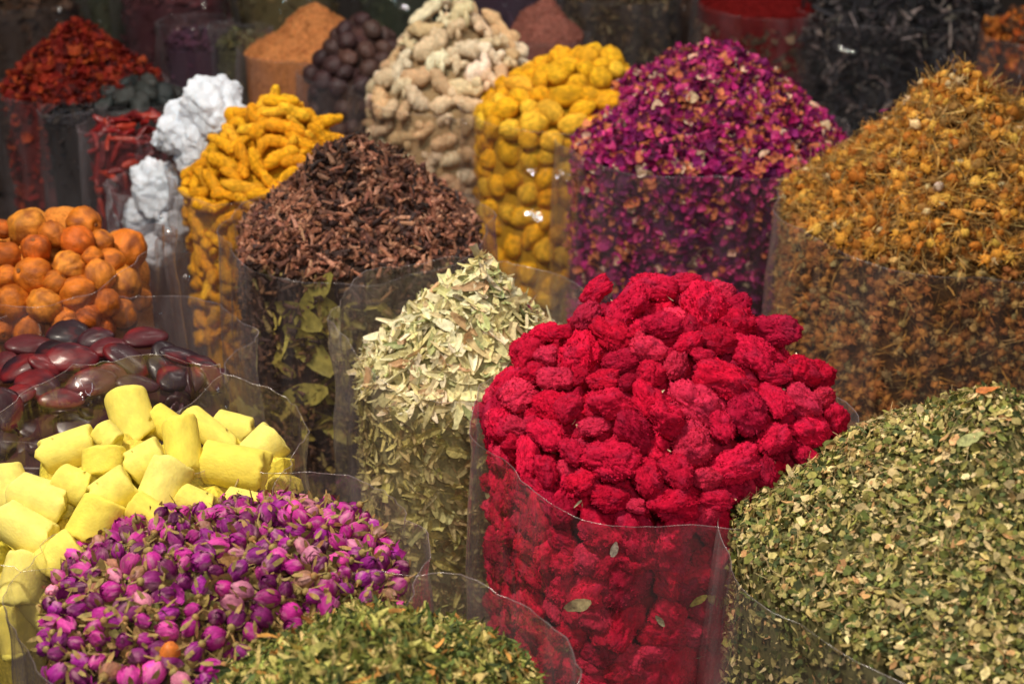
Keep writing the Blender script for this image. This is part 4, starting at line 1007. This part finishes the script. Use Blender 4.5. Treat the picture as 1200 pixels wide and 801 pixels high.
# ================================================================== white alum, bay leaves and other single things
M_ALU = matter('alum', (0.62, 0.63, 0.69), rough=0.65, spec=0.3, scale=2.5, var=0.14, bump=1.0, bscale=14, dist=0.0018, sss=0.15, sssr=(0.01, 0.01, 0.012))
AL = [(250, 136, .042, .036, 5, 'largest white alum chunk on top of the crinkled bag', 0), (214, 150, .034, .030, 9, 'white alum chunk at the upper left of the largest one', .01), (282, 150, .026, .026, 12, 'white alum chunk next to the turmeric fingers, upper', .02), (236, 170, .034, .026, 15, 'white alum chunk just under the largest one', -.01),
      (196, 163, .018, .016, 18, 'small white alum chunk at the far upper left', .005), (264, 116, .022, .018, 21, 'small white alum chunk at the very top', .02), (182, 222, .036, .034, 24, 'dim alum chunk behind the film, highest at the left', .03), (164, 252, .024, .024, 27, 'dim alum chunk behind the film at the far left', .04),
      (206, 256, .032, .030, 30, 'dim alum chunk in the middle behind the film', .03), (226, 230, .024, .026, 33, 'dim alum chunk behind film next to the turmeric bag', .03), (186, 290, .030, .026, 36, 'lowest dim alum chunk behind the film', .03)]
for u, v, a, b_, sd_, lb, off in AL:
    dd_ = ray(u, v); p = CAM + dd_ * ((ALU.c[1] + off - CAM[1]) / dd_[1])
    V, T = lump(sd_, 5, 0.16, 14); V = V * (1 + 0.10 * fbm(V * 5, sd_, 3) - 0.10 * np.abs(vnoise(V * 7, sd_ + 1)) + 0.02 * vnoise(V * 24, sd_))[:, None]
    individual('alum_chunk', to_mesh('alum_chunk', V, T, mat=M_ALU), p, randrot(np.array([[0, -.6, .8]]), .5)[0], np.array([a, a * .95, b_]) * 1.1, (1, 1, 1), 'alum', 'white alum chunks', lb)
M_BAY = matter('bay_leaf', 'object', rough=0.55, spec=0.35, scale=3, var=0.45, bump=0.5, bscale=5, dist=0.0015, translucent=0.2)
bl = leaf(3, w=0.45, n=9, bend=0.12, fold=0.05); bl = (bl[0] + 0.06 * np.stack([vnoise(bl[0] * 2.5, 4), vnoise(bl[0] * 2.5, 5), vnoise(bl[0] * 2.5, 6)], -1), bl[1])
def leaf_on(hp, u, v, a, ang, colour, name, label, cat='leaf', group=None, off=0.001, wr=1.0):
    p = hp.hit(u, v); nn = unit(np.array([*(p[:2] - hp.c), 0.0])) if p[2] < hp.z - .003 else hp.normal(p)
    x = RIGHT * math.cos(R(ang)) - UP * math.sin(R(ang)); k = a / pxm(p)
    return individual(name, to_mesh(name, *bl, mat=M_BAY, smooth=True), p + nn * off, frames(x[None], nn[None])[0], np.array([k, k * wr, k]), colour, cat, group, label)
for u, v, a, ang, lb in [(372, 342, 24, -50, 'yellow leaf highest behind the clove bag film'), (350, 372, 24, 20, 'broad yellow leaf at the left of the leaf patch in the clove bag'), (392, 380, 27, 70, 'upright yellow leaf at the right of the leaf patch in the clove bag'),
                        (364, 410, 30, 50, 'long yellow leaf in the middle of the leaf patch in the clove bag'), (396, 440, 28, -75, 'dull yellow leaf near the senna bag edge, behind the clove film'), (360, 462, 24, -20, 'olive leaf low behind the clove bag film'), (388, 500, 24, 40, 'lowest olive leaf behind the clove bag film')]:
    leaf_on(CLO, u, v, a * 1.35, ang, tuple(np.array((0.50, 0.42, 0.10)) * rng.uniform(.6, 1.05)), 'bay_leaf', lb, 'leaf', 'yellow leaves in the clove bag', off=rng.uniform(-.002, .001), wr=rng.uniform(.8, 1.25))
for u, v, a, ang, c, lb in [(681, 706, 20, -28, (0.62, 0.58, 0.30), 'pale leaf caught behind the film among crimson flowers'), (722, 640, 11, -70, (0.66, 0.62, 0.5), 'white petal scrap behind film below the crimson rim'), (818, 700, 12, -40, (0.45, 0.38, 0.08), 'small yellow leaf low at the right of the crimson bag'), (774, 724, 9, 60, (0.5, 0.5, 0.3), 'tiny pale leaf scrap low in the crimson bag')]:
    leaf_on(RED, u, v, a, ang, c, 'leaf_scrap', lb, 'leaf', 'pale scraps in the crimson bag', off=0.003)
leaf_on(CRU, 1160, 461, 14, 25, (0.62, 0.20, 0.05), 'orange_petal', 'curled orange petal on the crest of the crushed green leaves', 'petal', None, 0.003)
leaf_on(CRU, 1140, 515, 17, -8, (0.45, 0.48, 0.20), 'green_leaf', 'whole pale green leaf lying on the crushed green heap', 'leaf', None, 0.002)
leaf_on(CHA, 1042, 132, 10, 50, (0.20, 0.015, 0.08), 'rose_petal', 'single dark rose petal on the chamomile heap', 'petal', None, 0.004)
leaf_on(SEN, 616, 365, 5, 20, (0.40, 0.01, 0.12), 'magenta_petal', 'tiny magenta petal on the senna leaves', 'petal', None, 0.005)
p = CHA.hit(1098, 222); o = individual('pale_rosebud', bt_[0], p + [0, -.004, .004], frames(np.array([[1., 0, 0]]), np.array([[.2, -.6, .7]]))[0], np.full(3, 0.0075), (0.62, 0.47, 0.36), 'rosebud', None, 'single pale rosebud on the chamomile heap')
cx = bpy.data.objects.new('calyx', ct_[0]); COL.objects.link(cx); cx.parent = o

# ================================================================== the dim back rows
def flakes(hp, name, label, cat, tpls, nt_, nw, lo, hi, cols, wts, core, tilt=0.6, zlo=0.08, shape=(1, 1, 1), drop=0.012, mat=None, smooth=False):
    P, Nn = both(hp, nt_, nw, sink=-0.002, jit=0.008, zlo=zlo)
    b = core_bits(hp, 0.94, drop, core); b.scatter(tpls, P, randrot(Nn, tilt), sizes(len(P), lo, hi, shape), palette(len(P), cols, wts))
    return tag(b.build(name, mat or M_TONE, smooth), label, cat, None, 'stuff')
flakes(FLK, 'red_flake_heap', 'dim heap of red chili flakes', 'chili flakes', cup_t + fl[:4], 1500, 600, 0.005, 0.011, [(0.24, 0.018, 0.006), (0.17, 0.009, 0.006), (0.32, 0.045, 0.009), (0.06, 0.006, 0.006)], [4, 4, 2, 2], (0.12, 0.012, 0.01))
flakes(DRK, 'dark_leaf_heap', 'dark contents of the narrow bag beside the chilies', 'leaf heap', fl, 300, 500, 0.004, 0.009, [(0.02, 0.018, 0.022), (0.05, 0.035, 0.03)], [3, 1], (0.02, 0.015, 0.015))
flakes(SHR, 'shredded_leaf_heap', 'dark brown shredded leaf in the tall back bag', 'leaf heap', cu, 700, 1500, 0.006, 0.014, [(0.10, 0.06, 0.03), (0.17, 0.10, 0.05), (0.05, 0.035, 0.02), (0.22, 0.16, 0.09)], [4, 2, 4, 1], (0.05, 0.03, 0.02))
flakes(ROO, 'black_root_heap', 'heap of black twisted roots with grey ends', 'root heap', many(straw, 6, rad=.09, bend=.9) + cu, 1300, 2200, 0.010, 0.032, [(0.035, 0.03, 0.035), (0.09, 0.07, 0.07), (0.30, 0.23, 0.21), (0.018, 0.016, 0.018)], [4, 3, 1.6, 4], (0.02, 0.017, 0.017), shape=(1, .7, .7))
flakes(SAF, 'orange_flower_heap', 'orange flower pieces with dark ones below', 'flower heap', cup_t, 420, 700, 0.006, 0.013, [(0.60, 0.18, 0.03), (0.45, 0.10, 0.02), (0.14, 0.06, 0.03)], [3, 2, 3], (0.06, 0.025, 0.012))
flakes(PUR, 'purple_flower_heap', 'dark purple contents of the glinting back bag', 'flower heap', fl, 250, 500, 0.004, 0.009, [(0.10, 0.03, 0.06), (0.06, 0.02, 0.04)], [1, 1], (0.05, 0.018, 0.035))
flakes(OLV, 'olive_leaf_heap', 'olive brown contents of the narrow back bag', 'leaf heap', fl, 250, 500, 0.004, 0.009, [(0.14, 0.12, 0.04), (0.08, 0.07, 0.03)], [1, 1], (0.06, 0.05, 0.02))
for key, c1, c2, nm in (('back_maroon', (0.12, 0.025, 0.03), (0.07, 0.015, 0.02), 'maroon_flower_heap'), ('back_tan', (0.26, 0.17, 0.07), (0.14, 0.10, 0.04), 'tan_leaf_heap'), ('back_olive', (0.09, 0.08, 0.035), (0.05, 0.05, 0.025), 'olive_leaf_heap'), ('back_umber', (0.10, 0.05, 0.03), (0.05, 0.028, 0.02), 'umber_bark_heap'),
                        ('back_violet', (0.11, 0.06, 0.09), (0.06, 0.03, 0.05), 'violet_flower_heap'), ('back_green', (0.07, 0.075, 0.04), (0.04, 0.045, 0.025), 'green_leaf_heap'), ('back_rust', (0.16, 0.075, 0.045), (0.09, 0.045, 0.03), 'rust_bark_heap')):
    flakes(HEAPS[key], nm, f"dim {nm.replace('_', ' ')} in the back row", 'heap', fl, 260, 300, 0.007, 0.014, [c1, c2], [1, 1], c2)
def powder(hp, name, label, colour, amt=0.003):
    V, T = hp.core(0.985, 0.0); top = V[:, 2] > 0.02
    V[top, 2] += amt * fbm(V[top] * 90, 3, 3); V[~top] = V[~top]
    P, Nn = both(hp, 1600, 900, sink=-0.0005, jit=0.002); b = Bits(); b.add(V, T, np.array(colour))
    b.scatter([lump(1, 1), lump(2, 1)], P, randrot(Nn, 1), sizes(len(P), 0.0010, 0.0026), palette(len(P), [colour], [1], .2))
    tag(b.build(name, matter(name, 'tone', rough=0.95, spec=0.05, scale=160, var=0.3, bump=0.6, dist=0.002)), label, 'powder', None, 'stuff')
powder(ORA, 'orange_powder_heap', 'heap of orange brown spice powder', (0.42, 0.15, 0.05))
powder(BRN, 'brown_powder_heap', 'small heap of reddish brown powder behind the ginger', (0.22, 0.075, 0.055))
powder(RPW, 'red_powder_heap', 'heap of deep red spice powder behind the rose petals', (0.12, 0.006, 0.006))
Q, M2 = RPW.wall(900, 0.1); Q, M2 = Q[Q[:, 2] < RIM - 0.02], M2[Q[:, 2] < RIM - 0.02]; b = Bits()
b.scatter(fl, Q - M2 * 0.001, randrot(M2, 0.5), sizes(len(Q), 0.006, 0.013), palette(len(Q), [(0.16, 0.085, 0.045), (0.09, 0.05, 0.03), (0.24, 0.14, 0.08)], [3, 3, 1]))
tag(b.build('bark_layer', M_TONE), 'brown bark chips under the deep red powder in its bag', 'bark', None, 'stuff')
heap_of(CHI, 'dried_chili', many(finger, 4, knob=.15, bend=.35, rings=0, branch=False), None, (0.012, 0.022), (1, .26, .22), [(0.22, 0.012, 0.012), (0.13, 0.010, 0.012), (0.34, 0.03, 0.015)], [3, 3, 1], 'dried chili', 'dark red dried chilies', 'dark red dried chili', bed=(0.07, 0.008, 0.01), mat=matter('chili_skin', 'object', rough=0.35, spec=0.5, scale=3, bump=0.3, dist=0.0018), tries=1400, spacing=0.9)
heap_of(BLK, 'black_lump', [lump(s, 3, .3) for s in (3, 7)], None, (0.016, 0.022), (1, .85, .75), [(0.018, 0.020, 0.020), (0.03, 0.03, 0.028)], [1, 1], 'lump', 'black lumps', 'black lump', bed=(0.012, 0.012, 0.012), mat=matter('black_lump_skin', 'object', rough=0.6, scale=3, bump=0.4, dist=0.0018), tries=700, spacing=1.5)
